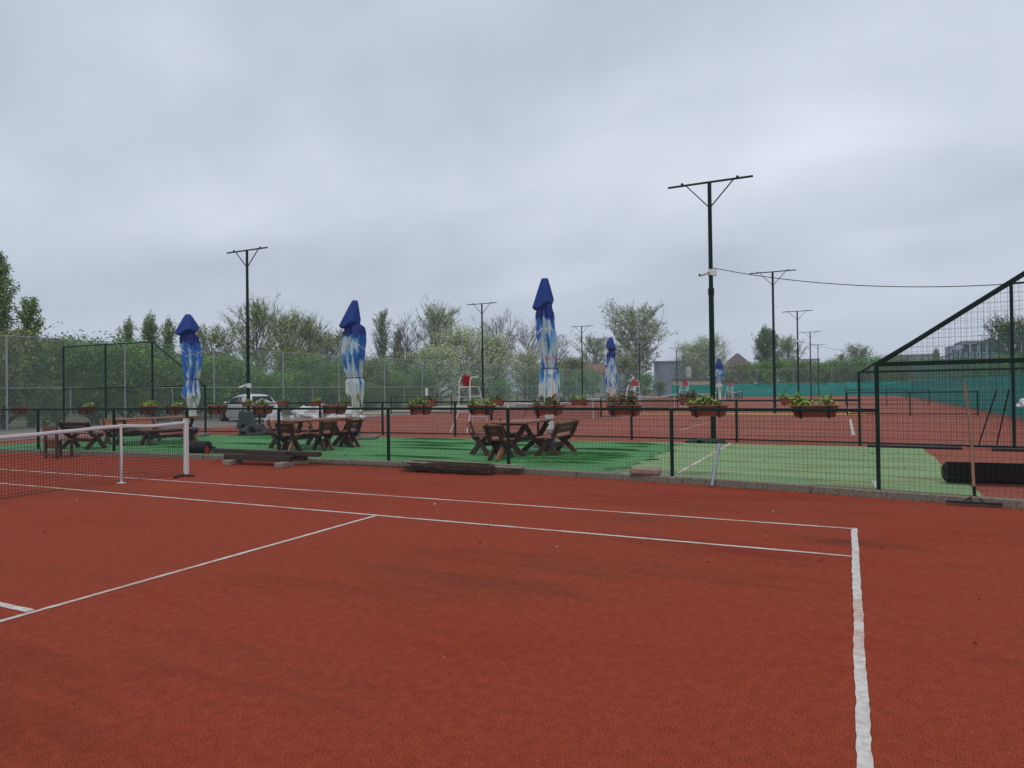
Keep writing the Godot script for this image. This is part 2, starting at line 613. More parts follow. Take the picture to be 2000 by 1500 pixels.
# q: lean (top offset in x), cap [width, height, skew], prof [[y, radius] ...] of the furled canopy, sleeve [y0, y1, r]
func parasol(at: Vector3, turn: float, q: Dictionary, printed: Material, label: String) -> Node3D:
	var o := thing("parasol", label, "parasol", at, turn, "furled parasols")
	var r := RandomNumberGenerator.new()
	r.seed = q.sd
	var nz := noise(q.sd, 1.3, 3)
	var prof: Array = q.prof
	var lean: float = q.lean
	var y0: float = prof[0][0]
	var y1: float = prof[prof.size() - 1][0]
	var axis := func(y: float) -> Vector3: return Vector3(lean * pow(y / 4.4, 2.0) + 0.03 * sin(y * 2.3 + q.sd), 0, 0.02 * sin(y * 1.7))
	var b := MB.new()
	b.grid(96, 46, func(u: float, v: float) -> Vector3:
		var y := lerpf(y1, y0, v)
		var rr := 0.1
		for i in prof.size() - 1:
			if y >= prof[i][0] and y <= prof[i + 1][0]:
				var s := smoothstep(prof[i][0], prof[i + 1][0], y)
				rr = lerpf(prof[i][1], prof[i + 1][1], s)
		var an := TAU * u
		var tw: float = q.get("twist", 0.9) * y
		var pl := 0.2 * cos(4.0 * an + tw) + 0.2 * absf(sin(5.0 * an - tw * 0.8 + 1.0)) - 0.1 + 0.09 * cos(13.0 * an + tw) + 0.3 * nz.get_noise_3d(cos(an) * 0.9, y * 0.9, sin(an) * 0.9)
		var rad := rr * 0.86 * (1.0 + pl * 0.85)
		var hem := 0.0
		if v > 0.9: hem = (v - 0.9) * 10.0 * (0.16 * cos(3.0 * an + 0.7) + 0.1 * cos(8.0 * an + 1.0))
		return axis.call(y) + Vector3(cos(an) * rad, y - hem, sin(an) * rad), true)
	put("canopy", b.mesh(), printed, o)
	# cloth hood on top: four panels from a small crown to a flared, open hem
	var cw: float = q.cap[0]
	var chh: float = q.cap[1]
	var sk: float = q.cap[2]
	var top: float = y1 + q.cap[3]
	b = MB.new()
	b.grid(32, 10, func(u: float, v: float) -> Vector3:
		var an := TAU * u
		var sqr := 1.0 / pow(pow(absf(cos(an)), 4.0) + pow(absf(sin(an)), 4.0), 0.25)
		var rad := lerpf(0.085, cw * 0.5, pow(v, 0.85)) * (0.72 + 0.28 * sqr) * (1.0 + 0.10 * cos(4.0 * an + PI * 0.25) * v)
		var cx := sk * v
		var y := top - chh * v + 0.10 * v * cos(an) * signf(-sk) + 0.04 * v * cos(4.0 * an + 1.0)
		return axis.call(top) + Vector3(cos(an) * rad + cx, y, sin(an) * rad * 0.8), true)
	b.grid(32, 4, func(u: float, v: float) -> Vector3:          # the hem turns in to the pole
		var an := TAU * u
		var sqr := 1.0 / pow(pow(absf(cos(an)), 4.0) + pow(absf(sin(an)), 4.0), 0.25)
		var rad := lerpf(cw * 0.5, 0.12, v) * (0.72 + 0.28 * sqr) * (1.0 + 0.10 * cos(4.0 * an + PI * 0.25) * (1.0 - v))
		var y := top - chh - chh * 0.28 * v + 0.10 * (1.0 - v) * cos(an) * signf(-sk) + 0.04 * (1.0 - v) * cos(4.0 * an + 1.0)
		return axis.call(top) + Vector3(cos(an) * rad + sk * (1.0 - v), y, sin(an) * rad * 0.8), true)
	var tp := []
	for i in 12:
		var an := TAU * i / 12
		tp.append(axis.call(top) + Vector3(cos(an) * 0.09, top + 0.004, sin(an) * 0.072))
	for i in range(1, 11): b.tri(tp[0], tp[i + 1], tp[i])
	put("hood", b.mesh(), M.navy, o)
	b = MB.new()
	b.tube([Vector3(0, 0.35, 0), axis.call(1.4) + Vector3(0, 1.4, 0), axis.call(y1) + Vector3(0, top - 0.05, 0)], [0.035, 0.032, 0.03], 10)
	put("pole", b.mesh(), M.white_metal, o)
	b = MB.new()
	var sl: Array = q.sleeve
	b.grid(20, 6, func(u: float, v: float) -> Vector3:
		var an := TAU * u
		var y := lerpf(sl[1], sl[0], v)
		return axis.call(y) * 0.6 + Vector3(cos(an), 0, sin(an)) * sl[2] * (1.0 + 0.08 * cos(5.0 * an)) * lerpf(1.0, 0.9, v) + Vector3(0, y, 0), true)
	put("pole_sleeve", b.mesh(), M.canvas, o)
	b = MB.new()
	b.tube([Vector3(0, 0.09, 0), Vector3(0, 0.14, 0), Vector3(0, 0.36, 0)], [0.16, 0.13, 0.05], 10)
	put("base_cone", b.mesh(), mat("blue_metal", Color(0.02, 0.07, 0.35), 0.5), o)
	for s in 4:
		b = MB.new()
		var ox := (s % 2 - 0.5) * 0.46
		var oz := (s / 2 - 0.5) * 0.46
		b.box(Vector3(ox + q.get("bx", 0.0), 0.045, oz), Vector3(0.45, 0.09, 0.45), Basis(Vector3.UP, r.randf_range(-.04, .04)), 0.015)
		put("base_slab", b.mesh(), M.concrete, o)
	b = MB.new()
	b.tube([axis.call(q.tie) + Vector3(0, q.tie, 0), axis.call(q.tie) + Vector3(0, q.tie + 0.03, 0)], [q.tie_r, q.tie_r], 14, false)
	put("tie_cord", b.mesh(), mat("cord", Color(0.03, 0.05, 0.12), 0.8), o)
	return o

# ---------------------------------------------------------------- rustic wooden furniture
func curved(mb: MB, pts: Array, w: float, th: float, off: float) -> void:   # plank bent in the z-y plane at x = off
	var n := pts.size()
	for i in n - 1:
		var a := Vector3(off, pts[i][1], pts[i][0])
		var b := Vector3(off, pts[i + 1][1], pts[i + 1][0])
		var d := (b - a).normalized()
		var s := Vector3.RIGHT.cross(d).normalized() * w * 0.5
		var da: Vector3 = d if i == 0 else (b - Vector3(off, pts[i - 1][1], pts[i - 1][0])).normalized()
		var db: Vector3 = d if i == n - 2 else (Vector3(off, pts[i + 2][1], pts[i + 2][0]) - a).normalized()
		var sa := Vector3.RIGHT.cross(da).normalized() * w * 0.5
		var sb := Vector3.RIGHT.cross(db).normalized() * w * 0.5
		var x := Vector3.RIGHT * th * 0.5
		mb.quad(a - sa + x, a + sa + x, b + sb + x, b - sb + x)
		mb.quad(a - sa - x, b - sb - x, b + sb - x, a + sa - x)
		mb.quad(a + sa + x, a + sa - x, b + sb - x, b + sb + x)
		mb.quad(a - sa + x, b - sb + x, b - sb - x, a - sa - x)
		if i == 0: mb.quad(a - sa + x, a - sa - x, a + sa - x, a + sa + x)
		if i == n - 2: mb.quad(b - sb + x, b + sb + x, b + sb - x, b - sb - x)
		if s == Vector3.ZERO: pass

func bez(p: Array, k: int) -> Array:
	var out := []
	for i in k + 1:
		var t := float(i) / k
		var q0 := Vector2(p[0][0], p[0][1])
		var q1 := Vector2(p[1][0], p[1][1])
		var q2 := Vector2(p[2][0], p[2][1])
		var e := q0.lerp(q1, t).lerp(q1.lerp(q2, t), t)
		out.append([e.x, e.y])
	return out

# a bench (or chair) along local x, its back towards +z, sitter looks to -z
func wooden_seat(called: String, L: float, at: Vector3, turn: float, label: String, category: String, group: String, wood: Array, back := true) -> Node3D:
	var o := thing(called, label, category, at, turn, group)
	var e := L * 0.5 - 0.09
	for s in [-1.0, 1.0]:
		var mb := MB.new()
		curved(mb, bez([[-0.24, 0.0], [-0.02, 0.34], [0.14, 0.42]], 5) + [[0.19, 0.52], [0.3, 0.77]] if back else bez([[-0.22, 0.0], [0.0, 0.32], [0.2, 0.42]], 5), 0.11, 0.055, s * e)
		put("leg", mb.mesh(), wood[1], o)
		mb = MB.new()
		curved(mb, bez([[0.27, 0.0], [0.02, 0.3], [-0.2, 0.42]], 5), 0.11, 0.05, s * (e - 0.056))
		put("leg", mb.mesh(), wood[2] if s > 0 else wood[1], o)
	for i in 2:
		var mb := MB.new()
		mb.box(Vector3(0, 0.44, -0.13 + i * 0.2), Vector3(L, 0.035, 0.19), Basis(Vector3.RIGHT, 0.03), 0.006)
		put("seat_plank", mb.mesh(), wood[0], o)
	if back:
		for i in 2:
			var mb := MB.new()
			mb.box(Vector3(0, 0.58 + i * 0.125, 0.198 + i * 0.06), Vector3(L, 0.122, 0.03), Basis(Vector3.RIGHT, 0.45), 0.006)
			put("back_plank", mb.mesh(), wood[3], o)
	var mb2 := MB.new()
	mb2.box(Vector3(0, 0.24, 0.02), Vector3(2.0 * e - 0.14, 0.1, 0.03), Basis(), 0.004)
	put("stretcher", mb2.mesh(), wood[1], o)
	return o

func wooden_table(L: float, at: Vector3, turn: float, label: String, wood: Array) -> Node3D:   # long axis local x
	var o := thing("wooden_table", label, "table", at, turn, "rustic tables on the terrace")
	for i in 5:
		var mb := MB.new()
		mb.box(Vector3(0, 0.775, (i - 2) * 0.168), Vector3(L + (i % 2) * 0.012, 0.045, 0.163), Basis(), 0.006)
		put("top_plank", mb.mesh(), wood[0], o)
	for s in [-1.0, 1.0]:
		for m in [-1.0, 1.0]:
			var mb := MB.new()
			curved(mb, bez([[-0.34 * m, 0.0], [0.02 * m, 0.3], [0.12 * m, 0.42]], 5) + [[0.2 * m, 0.55], [0.3 * m, 0.7]], 0.115, 0.05, s * (L * 0.5 - 0.26) + m * 0.026)
			put("leg", mb.mesh(), wood[1], o)
		var mc := MB.new()
		mc.box(Vector3(s * (L * 0.5 - 0.26), 0.732, 0), Vector3(0.07, 0.04, 0.74))
		put("batten", mc.mesh(), wood[1], o)
	var me := MB.new()
	me.box(Vector3(0, 0.36, 0), Vector3(L - 0.62, 0.11, 0.035), Basis(), 0.004)
	put("stretcher", me.mesh(), wood[1], o)
	return o

# ---------------------------------------------------------------- court things
func net(x: float, z0: float, z1: float, y: float, full: bool, label: String) -> Node3D:   # posts at z0 (far) and z1
	var o := thing("tennis_net", label, "net", Vector3(x, y, 0), 0.0, "" if full else "nets of the far courts")
	var s := 0.048 if full else 0.09
	var w := 0.0028 if full else 0.0035
	var zc := (z0 + z1) * 0.5
	var stick0 := z0 + 1.37
	var stick1 := z1 - 1.37
	var top := func(z: float) -> float:
		var h := 1.06
		if z < stick0: h = 1.07 - 0.035 * sin(PI * (z - z0) / 1.37)
		elif z > stick1: h = 1.07 - 0.035 * sin(PI * (z1 - z) / 1.37)
		else:
			var t := absf(z - zc) / ((stick1 - stick0) * 0.5)
			h = lerpf(0.915, 1.07, pow(t, 1.5))
		return h
	var wav := func(z: float, h: float) -> float: return 0.035 * sin(z * 1.3 + 0.5) * (1.0 - h) + 0.02 * sin(z * 3.1) * (1.0 - h)
	var mb := MB.new()
	var k := int((z1 - z0) / s)
	for i in range(0, k + 1):
		var z := z0 + (z1 - z0) * i / k
		var h: float = top.call(z)
		var p := Vector3(wav.call(z, 1.0), h - 0.03, z)
		for q in 3:
			var e := Vector3(wav.call(z, 1.0 - (q + 1) / 3.0), lerpf(h - 0.03, 0.03 + 0.03 * sin(z * 2.0), (q + 1) / 3.0), z)
			mb.wire(p, e, w)
			p = e
	var rows := int(0.9 / s)
	for j in rows:
		var f := float(j) / (rows - 1)
		var p := Vector3.ZERO
		for i in range(0, k + 1, 3):
			var z := z0 + (z1 - z0) * i / k
			var h: float = top.call(z)
			var e := Vector3(wav.call(z, 1.0 - f), lerpf(h - 0.05, 0.035 + 0.03 * sin(z * 2.0), f), z)
			if i > 0: mb.wire(p, e, w)
			p = e
	tag(put("netting", mb.mesh(), M.net, o), "", "", "", "stuff")
	mb = MB.new()
	var n := 60
	mb.grid(n, 6, func(u: float, v: float) -> Vector3:
		var z := lerpf(z0, z1, u)
		var h: float = top.call(z)
		var an := v * TAU
		return Vector3(sin(an) * 0.014 + wav.call(z, 1.0), h - 0.032 + cos(an) * 0.034 + 0.003 * sin(z * 9.0), z))
	put("head_band", mb.mesh(), M.band, o)
	for zz in [z0, z1]:
		mb = MB.new()
		mb.box(Vector3(0, 0.55, zz), Vector3(0.08, 1.1, 0.08), Basis(), 0.008)
		mb.box(Vector3(0, 1.107, zz), Vector3(0.09, 0.014, 0.09), Basis(), 0.003)
		put("post", mb.mesh(), M.white_paint if full else M.fence, o)
	for zz in [stick0, stick1]:
		mb = MB.new()
		mb.box(Vector3(0.02, 0.535, zz), Vector3(0.035, 1.07, 0.035), Basis(), 0.004)
		mb.box(Vector3(0.02, 0.006, zz), Vector3(0.14, 0.012, 0.1), Basis(), 0.003)
		put("singles_stick", mb.mesh(), M.white_paint, o)
	return o

func umpire_chair(at: Vector3, turn: float, label: String, frame: Material) -> Node3D:   # looks to -z
	var o := thing("umpire_chair", label, "umpire chair", at, turn, "umpire chairs along the courts")
	for s in [-1.0, 1.0]:
		var b := MB.new()
		b.tube([Vector3(s * 0.42, 0, 0.62), Vector3(s * 0.3, 0.72, 0.3), Vector3(s * 0.27, 1.9, 0.26), Vector3(s * 0.27, 2.02, 0.2), Vector3(s * 0.27, 2.03, -0.16)], [0.022, 0.022, 0.022, 0.02, 0.02], 8)
		put("rear_leg", b.mesh(), frame, o)
		b = MB.new()
		b.tube([Vector3(s * 0.42, 0, -0.62), Vector3(s * 0.27, 1.66, -0.2), Vector3(s * 0.27, 1.68, 0.24)], [0.022, 0.022, 0.02], 8)
		put("front_leg", b.mesh(), frame, o)
		b = MB.new()
		b.rod(Vector3(s * 0.31, 0.75, 0.29), Vector3(s * 0.35, 0.75, -0.42), 0.014)
		b.rod(Vector3(s * 0.28, 1.3, 0.27), Vector3(s * 0.3, 1.3, -0.29), 0.014)
		put("side_rail", b.mesh(), frame, o)
	for i in 5:
		var y := 0.28 + i * 0.27
		var z := lerpf(-0.62, -0.2, y / 1.66)
		var hw := lerpf(0.42, 0.27, y / 1.66)
		var b := MB.new()
		b.box(Vector3(0, y, z), Vector3(hw * 2 - 0.03, 0.025, 0.06 if i != 2 else 0.16))
		put("rung", b.mesh(), frame, o)
	var c := MB.new()
	c.rod(Vector3(-0.28, 1.66, 0.25), Vector3(0.28, 1.66, 0.25), 0.016)
	c.rod(Vector3(-0.3, 0.72, 0.3), Vector3(0.3, 0.72, 0.3), 0.014)
	c.rod(Vector3(-0.42, 0.03, -0.62), Vector3(0.42, 0.03, -0.62), 0.014)
	put("cross_bar", c.mesh(), frame, o)
	c = MB.new()
	c.grid(14, 16, func(u: float, v: float) -> Vector3:
		var x := (u - 0.5) * 2.0
		var y := 0.0
		var z := 0.0
		var hw := 0.235
		if v < 0.45:
			var t := v / 0.45
			z = lerpf(-0.22, 0.15, t)
			y = 1.70 + 0.03 * pow(1 - t, 2.0) + 0.04 * x * x * t
		else:
			var t := (v - 0.45) / 0.55
			z = 0.15 + 0.09 * sin(t * PI * 0.5) + 0.02 * t
			y = 1.70 + 0.43 * t
			hw = 0.235 * sqrt(maxf(0.05, 1.0 - pow(maxf(0.0, t - 0.55) / 0.47, 3.0)))
			z -= 0.05 * x * x
		return Vector3(x * hw, y, z))
	put("seat_shell", c.mesh(), M.red_shell, o)
	return o

func light_pole(at: Vector3, H: float, label: String) -> Node3D:
	var o := thing("light_pole", label, "light pole", at, 0.0, "steel lamp masts between the courts")
	var b := MB.new()
	b.tube([Vector3(0, 0, 0), Vector3(0, H * 0.58, 0)], [0.078, 0.074], 12)
	b.tube([Vector3(0, H * 0.58, 0), Vector3(0, H, 0)], [0.062, 0.056], 12)
	b.tube([Vector3(0, H * 0.565, 0), Vector3(0, H * 0.59, 0)], [0.088, 0.088], 12)
	b.box(Vector3(0, 0.012, 0), Vector3(0.34, 0.024, 0.34))
	put("mast", b.mesh(), M.fence, o)
	b = MB.new()
	b.bar(Vector3(-1.2, H + 0.025, 0), Vector3(1.2, H + 0.025, 0), 0.06, 0.05, 0.006)
	put("cross_arm", b.mesh(), M.fence, o)
	for s in [-1.0, 1.0]:
		b = MB.new()
		b.bar(Vector3(s * 0.04, H - 0.68, 0), Vector3(s * 0.66, H + 0.0, 0), 0.03, 0.03)
		put("brace", b.mesh(), M.fence, o)
		b = MB.new()
		b.box(Vector3(s * 0.78, H + 0.075, 0), Vector3(0.07, 0.05, 0.07), Basis(), 0.008)
		put("lamp_mount", b.mesh(), M.fence, o)
	return o

func cable(a: Vector3, b: Vector3, sag: float, label: String) -> void:
	var p := []
	var r := []
	for i in 25:
		var t := i / 24.0
		p.append(a.lerp(b, t) - Vector3.UP * sag * 4.0 * t * (1.0 - t))
		r.append(0.011)
	var m := MB.new()
	m.tube(p, r, 5)
	tag(put("overhead_cable", m.mesh(), mat("cable", Color(0.01, 0.01, 0.012), 0.6)), label, "cable")

# ---------------------------------------------------------------- buildings
# x, z: centre of the front face (which looks to +z unless turned); roof "flat", "gable", "hip"
func building(called: String, at: Vector3, turn: float, w: float, d: float, h: float, roof: String, rh: float, wall: Material, rmat: Material, cols: int, rows: int, label: String, ww := 1.1, wh := 1.3) -> Node3D:
	var o := thing(called, label, "building", at, turn)
	var b := MB.new()
	b.box(Vector3(0, h * 0.5, -d * 0.5), Vector3(w, h, d))
	put("wall", b.mesh(), wall, o)
	b = MB.new()
	var e := 0.45
	var x := w * 0.5 + e
	match roof:
		"flat":
			b.box(Vector3(0, h + 0.2, -d * 0.5), Vector3(w + 0.3, 0.4, d + 0.3), Basis(), 0.04)
		"hip":
			var z0 := e
			var z1 := -d - e
			var rl := maxf(0.05, (w - d) * 0.5)
			var a := Vector3(-rl, h + rh, -d * 0.5)
			var c := Vector3(rl, h + rh, -d * 0.5)
			var p := [Vector3(-x, h, z0), Vector3(x, h, z0), Vector3(x, h, z1), Vector3(-x, h, z1)]
			b.quad(p[0], p[1], c, a); b.quad(p[2], p[3], a, c)
			b.tri(p[1], p[2], c); b.tri(p[3], p[0], a)
			b.quad(p[3], p[2], p[1], p[0])
			b.box(Vector3(0, h - 0.07, -d * 0.5), Vector3(w + e * 2, 0.13, d + e * 2))
		"gable":
			var z0 := e
			var z1 := -d - e
			var r0 := Vector3(-x, h + rh, -d * 0.5)
			var r1 := Vector3(x, h + rh, -d * 0.5)
			var p := [Vector3(-x, h, z0), Vector3(x, h, z0), Vector3(x, h, z1), Vector3(-x, h, z1)]
			b.quad(p[0], p[1], r1, r0); b.quad(p[2], p[3], r0, r1)
			b.tri(p[1], p[2], r1); b.tri(p[3], p[0], r0); b.quad(p[3], p[2], p[1], p[0])
			b.box(Vector3(0, h - 0.07, -d * 0.5), Vector3(w + e * 2, 0.13, d + e * 2))
	put("roof", b.mesh(), rmat, o)
	for j in rows:
		for i in cols:
			var cx := (i + 0.5) / cols * w - w * 0.5
			var cy := h * (j + 0.55) / rows
			b = MB.new()
			for s in [-1.0, 1.0]:
				b.box(Vector3(cx + s * ww * 0.5, cy, 0.02), Vector3(0.1, wh, 0.1))
				b.box(Vector3(cx, cy + s * wh * 0.5, 0.02), Vector3(ww + 0.1, 0.1, 0.1))
			var f := put("window", b.mesh(), M.white_metal, o)
			b = MB.new()
			b.box(Vector3(cx, cy, 0.015), Vector3(ww - 0.1, wh - 0.1, 0.03))
			put("pane", b.mesh(), M.glass, f)
	return o

# ---------------------------------------------------------------- car (front towards local -x)
func car(at: Vector3, turn: float) -> void:
	var o := thing("parked_car", "silver hatchback car parked on the gravel beside the wire fence", "car", at, turn)
	# stations: x, sill half width, belt half width, bottom, belt y, roof half width, roof y
	var S := [[-2.02, 0.62, 0.60, 0.36, 0.60, 0.52, 0.64], [-1.92, 0.74, 0.74, 0.24, 0.72, 0.62, 0.78], [-1.6, 0.80, 0.80, 0.20, 0.80, 0.66, 0.90], [-1.15, 0.83, 0.83, 0.19, 0.88, 0.68, 0.99],
		[-0.9, 0.84, 0.84, 0.18, 0.92, 0.70, 1.05], [-0.25, 0.85, 0.85, 0.18, 0.95, 0.60, 1.40], [0.1, 0.85, 0.85, 0.18, 0.96, 0.575, 1.49], [0.7, 0.85, 0.85, 0.18, 0.98, 0.57, 1.52], [1.3, 0.85, 0.84, 0.18, 1.01, 0.57, 1.49],
		[1.72, 0.83, 0.82, 0.22, 1.03, 0.56, 1.42], [1.9, 0.80, 0.79, 0.27, 1.03, 0.60, 1.2], [2.03, 0.74, 0.74, 0.33, 0.96, 0.64, 1.02]]
	var ring := func(s: Array) -> Array:
		return [Vector3(s[0], s[3], -s[1] * 0.92), Vector3(s[0], s[3] + 0.16, -s[1]), Vector3(s[0], (s[3] + s[4]) * 0.5 + 0.05, -s[1] - 0.02), Vector3(s[0], s[4], -s[2]),
			Vector3(s[0], s[6] - (s[6] - s[4]) * 0.12, -s[5] - 0.02), Vector3(s[0], s[6], -s[5] * 0.75), Vector3(s[0], s[6] + 0.015, 0),
			Vector3(s[0], s[6], s[5] * 0.75), Vector3(s[0], s[6] - (s[6] - s[4]) * 0.12, s[5] + 0.02), Vector3(s[0], s[4], s[2]), Vector3(s[0], (s[3] + s[4]) * 0.5 + 0.05, s[1] + 0.02), Vector3(s[0], s[3] + 0.16, s[1]), Vector3(s[0], s[3], s[1] * 0.92)]
	var R := []
	for s in S: R.append(ring.call(s))
	var b := MB.new()
	b.grid(S.size() - 1, 12, func(u: float, v: float) -> Vector3: return R[roundi(u * (S.size() - 1))][roundi(v * 12)])
	for q in [0, S.size() - 1]:
		for i in range(1, 11):
			if q == 0: b.tri(R[q][0], R[q][i], R[q][i + 1])
			else: b.tri(R[q][0], R[q][i + 1], R[q][i])
	var paint := mat("car_paint", Color(0.58, 0.60, 0.63), 0.28, 0.25)
	put("body", b.mesh(), paint, o)
	var glass := mat("car_glass", Color(0.012, 0.014, 0.016), 0.08)
	var sidew := func(x0: float, x1: float, sg: float) -> ArrayMesh:
		var m := MB.new()
		var pts := []
		for x in [x0, x1]:
			for i in S.size() - 1:
				if x >= S[i][0] and x <= S[i + 1][0]:
					var t: float = (x - S[i][0]) / (S[i + 1][0] - S[i][0])
					var lo := (R[i][3] as Vector3).lerp(R[i + 1][3], t)
					var hi := (R[i][4] as Vector3).lerp(R[i + 1][4], t)
					pts.append([lo.lerp(hi, 0.08), lo.lerp(hi, 0.88)])
					break
		var ofs := Vector3(0, 0.004, -0.012)
		var q := [pts[0][0] + ofs, pts[1][0] + ofs, pts[1][1] + ofs, pts[0][1] + ofs]
		if sg > 0:
			for i in 4: q[i].z = -q[i].z
			m.quad(q[0], q[1], q[2], q[3])
		else:
			m.quad(q[3], q[2], q[1], q[0])
		return m.mesh()
	for sg in [-1.0, 1.0]:
		put("side_window", sidew.call(-0.55, -0.2, sg), glass, o)
		put("side_window", sidew.call(-0.16, 0.52, sg), glass, o)
		put("side_window", sidew.call(0.58, 1.25, sg), glass, o)
		put("side_window", sidew.call(1.31, 1.6, sg), glass, o)
	b = MB.new()
	b.quad(Vector3(-0.86, 1.065, -0.6), Vector3(-0.86, 1.065, 0.6), Vector3(-0.26, 1.41, 0.5), Vector3(-0.26, 1.41, -0.5))
	put("windscreen", b.mesh(), glass, o)
	b = MB.new()
	b.quad(Vector3(1.995, 1.07, 0.6), Vector3(1.995, 1.07, -0.6), Vector3(1.765, 1.40, -0.5), Vector3(1.765, 1.40, 0.5))
	put("rear_window", b.mesh(), glass, o)
	for sg in [-1.0, 1.0]:
		b = MB.new()
		b.box(Vector3(1.93, 0.9, sg * 0.72), Vector3(0.22, 0.16, 0.16), Basis(Vector3.UP, sg * 0.35), 0.03)
		put("tail_light", b.mesh(), mat("tail_light", Color(0.45, 0.01, 0.015), 0.2), o)
		b = MB.new()
		b.box(Vector3(-1.9, 0.68, sg * 0.6), Vector3(0.2, 0.13, 0.3), Basis(Vector3.UP, -sg * 0.35), 0.03)
		put("headlight", b.mesh(), mat("headlight", Color(0.5, 0.52, 0.55), 0.15), o)
		b = MB.new()
		b.box(Vector3(-0.6, 1.04, sg * 0.96), Vector3(0.1, 0.13, 0.18), Basis(), 0.03)
		put("mirror", b.mesh(), paint, o)
		for x in [-1.27, 1.25]:
			b = MB.new()
			b.tube([Vector3(x, 0.31, sg * 0.62), Vector3(x, 0.31, sg * 0.868)], [0.375, 0.375], 24)
			put("wheel_arch", b.mesh(), mat("arch", Color(0.008, 0.008, 0.008), 0.9), o)
			b = MB.new()
			b.tube([Vector3(x, 0.31, sg * 0.66), Vector3(x, 0.31, sg * 0.68), Vector3(x, 0.31, sg * 0.87), Vector3(x, 0.31, sg * 0.89)], [0.29, 0.31, 0.31, 0.28], 24)
			var wl := put("wheel", b.mesh(), mat("tyre", Color(0.014, 0.014, 0.014), 0.85), o)
			b = MB.new()
			b.tube([Vector3(x, 0.31, sg * 0.86), Vector3(x, 0.31, sg * 0.894)], [0.08, 0.06], 12)
			for k in 7:
				var an := TAU * k / 7
				b.bar(Vector3(x, 0.31, sg * 0.886), Vector3(x + cos(an) * 0.2, 0.31 + sin(an) * 0.2, sg * 0.894), 0.03, 0.055, 0.0, Vector3.BACK)
			b.tube([Vector3(x, 0.31, sg * 0.884), Vector3(x, 0.31, sg * 0.897)], [0.215, 0.215], 24, false)
			put("rim", b.mesh(), mat("rim", Color(0.4, 0.41, 0.42), 0.35, 0.7), wl)
	b = MB.new()
	b.box(Vector3(2.035, 0.78, 0), Vector3(0.02, 0.11, 0.5))
	put("number_plate", b.mesh(), M.white_paint, o)
	b = MB.new()
	b.box(Vector3(1.99, 0.42, 0), Vector3(0.14, 0.22, 1.44), Basis(), 0.04)
	put("bumper", b.mesh(), mat("bumper", Color(0.05, 0.05, 0.055), 0.6), o)

func fence_posts(o: Node3D, pts: Array, hs: Array, w: float) -> void:
	for i in pts.size():
		var b := MB.new()
		b.box(pts[i] + Vector3(0, hs[i] * 0.5, 0), Vector3(w, hs[i], w), Basis(), 0.006)
		put("post", b.mesh(), M.fence, o)

func rail(o: Node3D, a: Vector3, b: Vector3, w: float) -> void:
	var m := MB.new()
	m.bar(a, b, w, w, 0.005)
	put("rail", m.mesh(), M.fence, o)

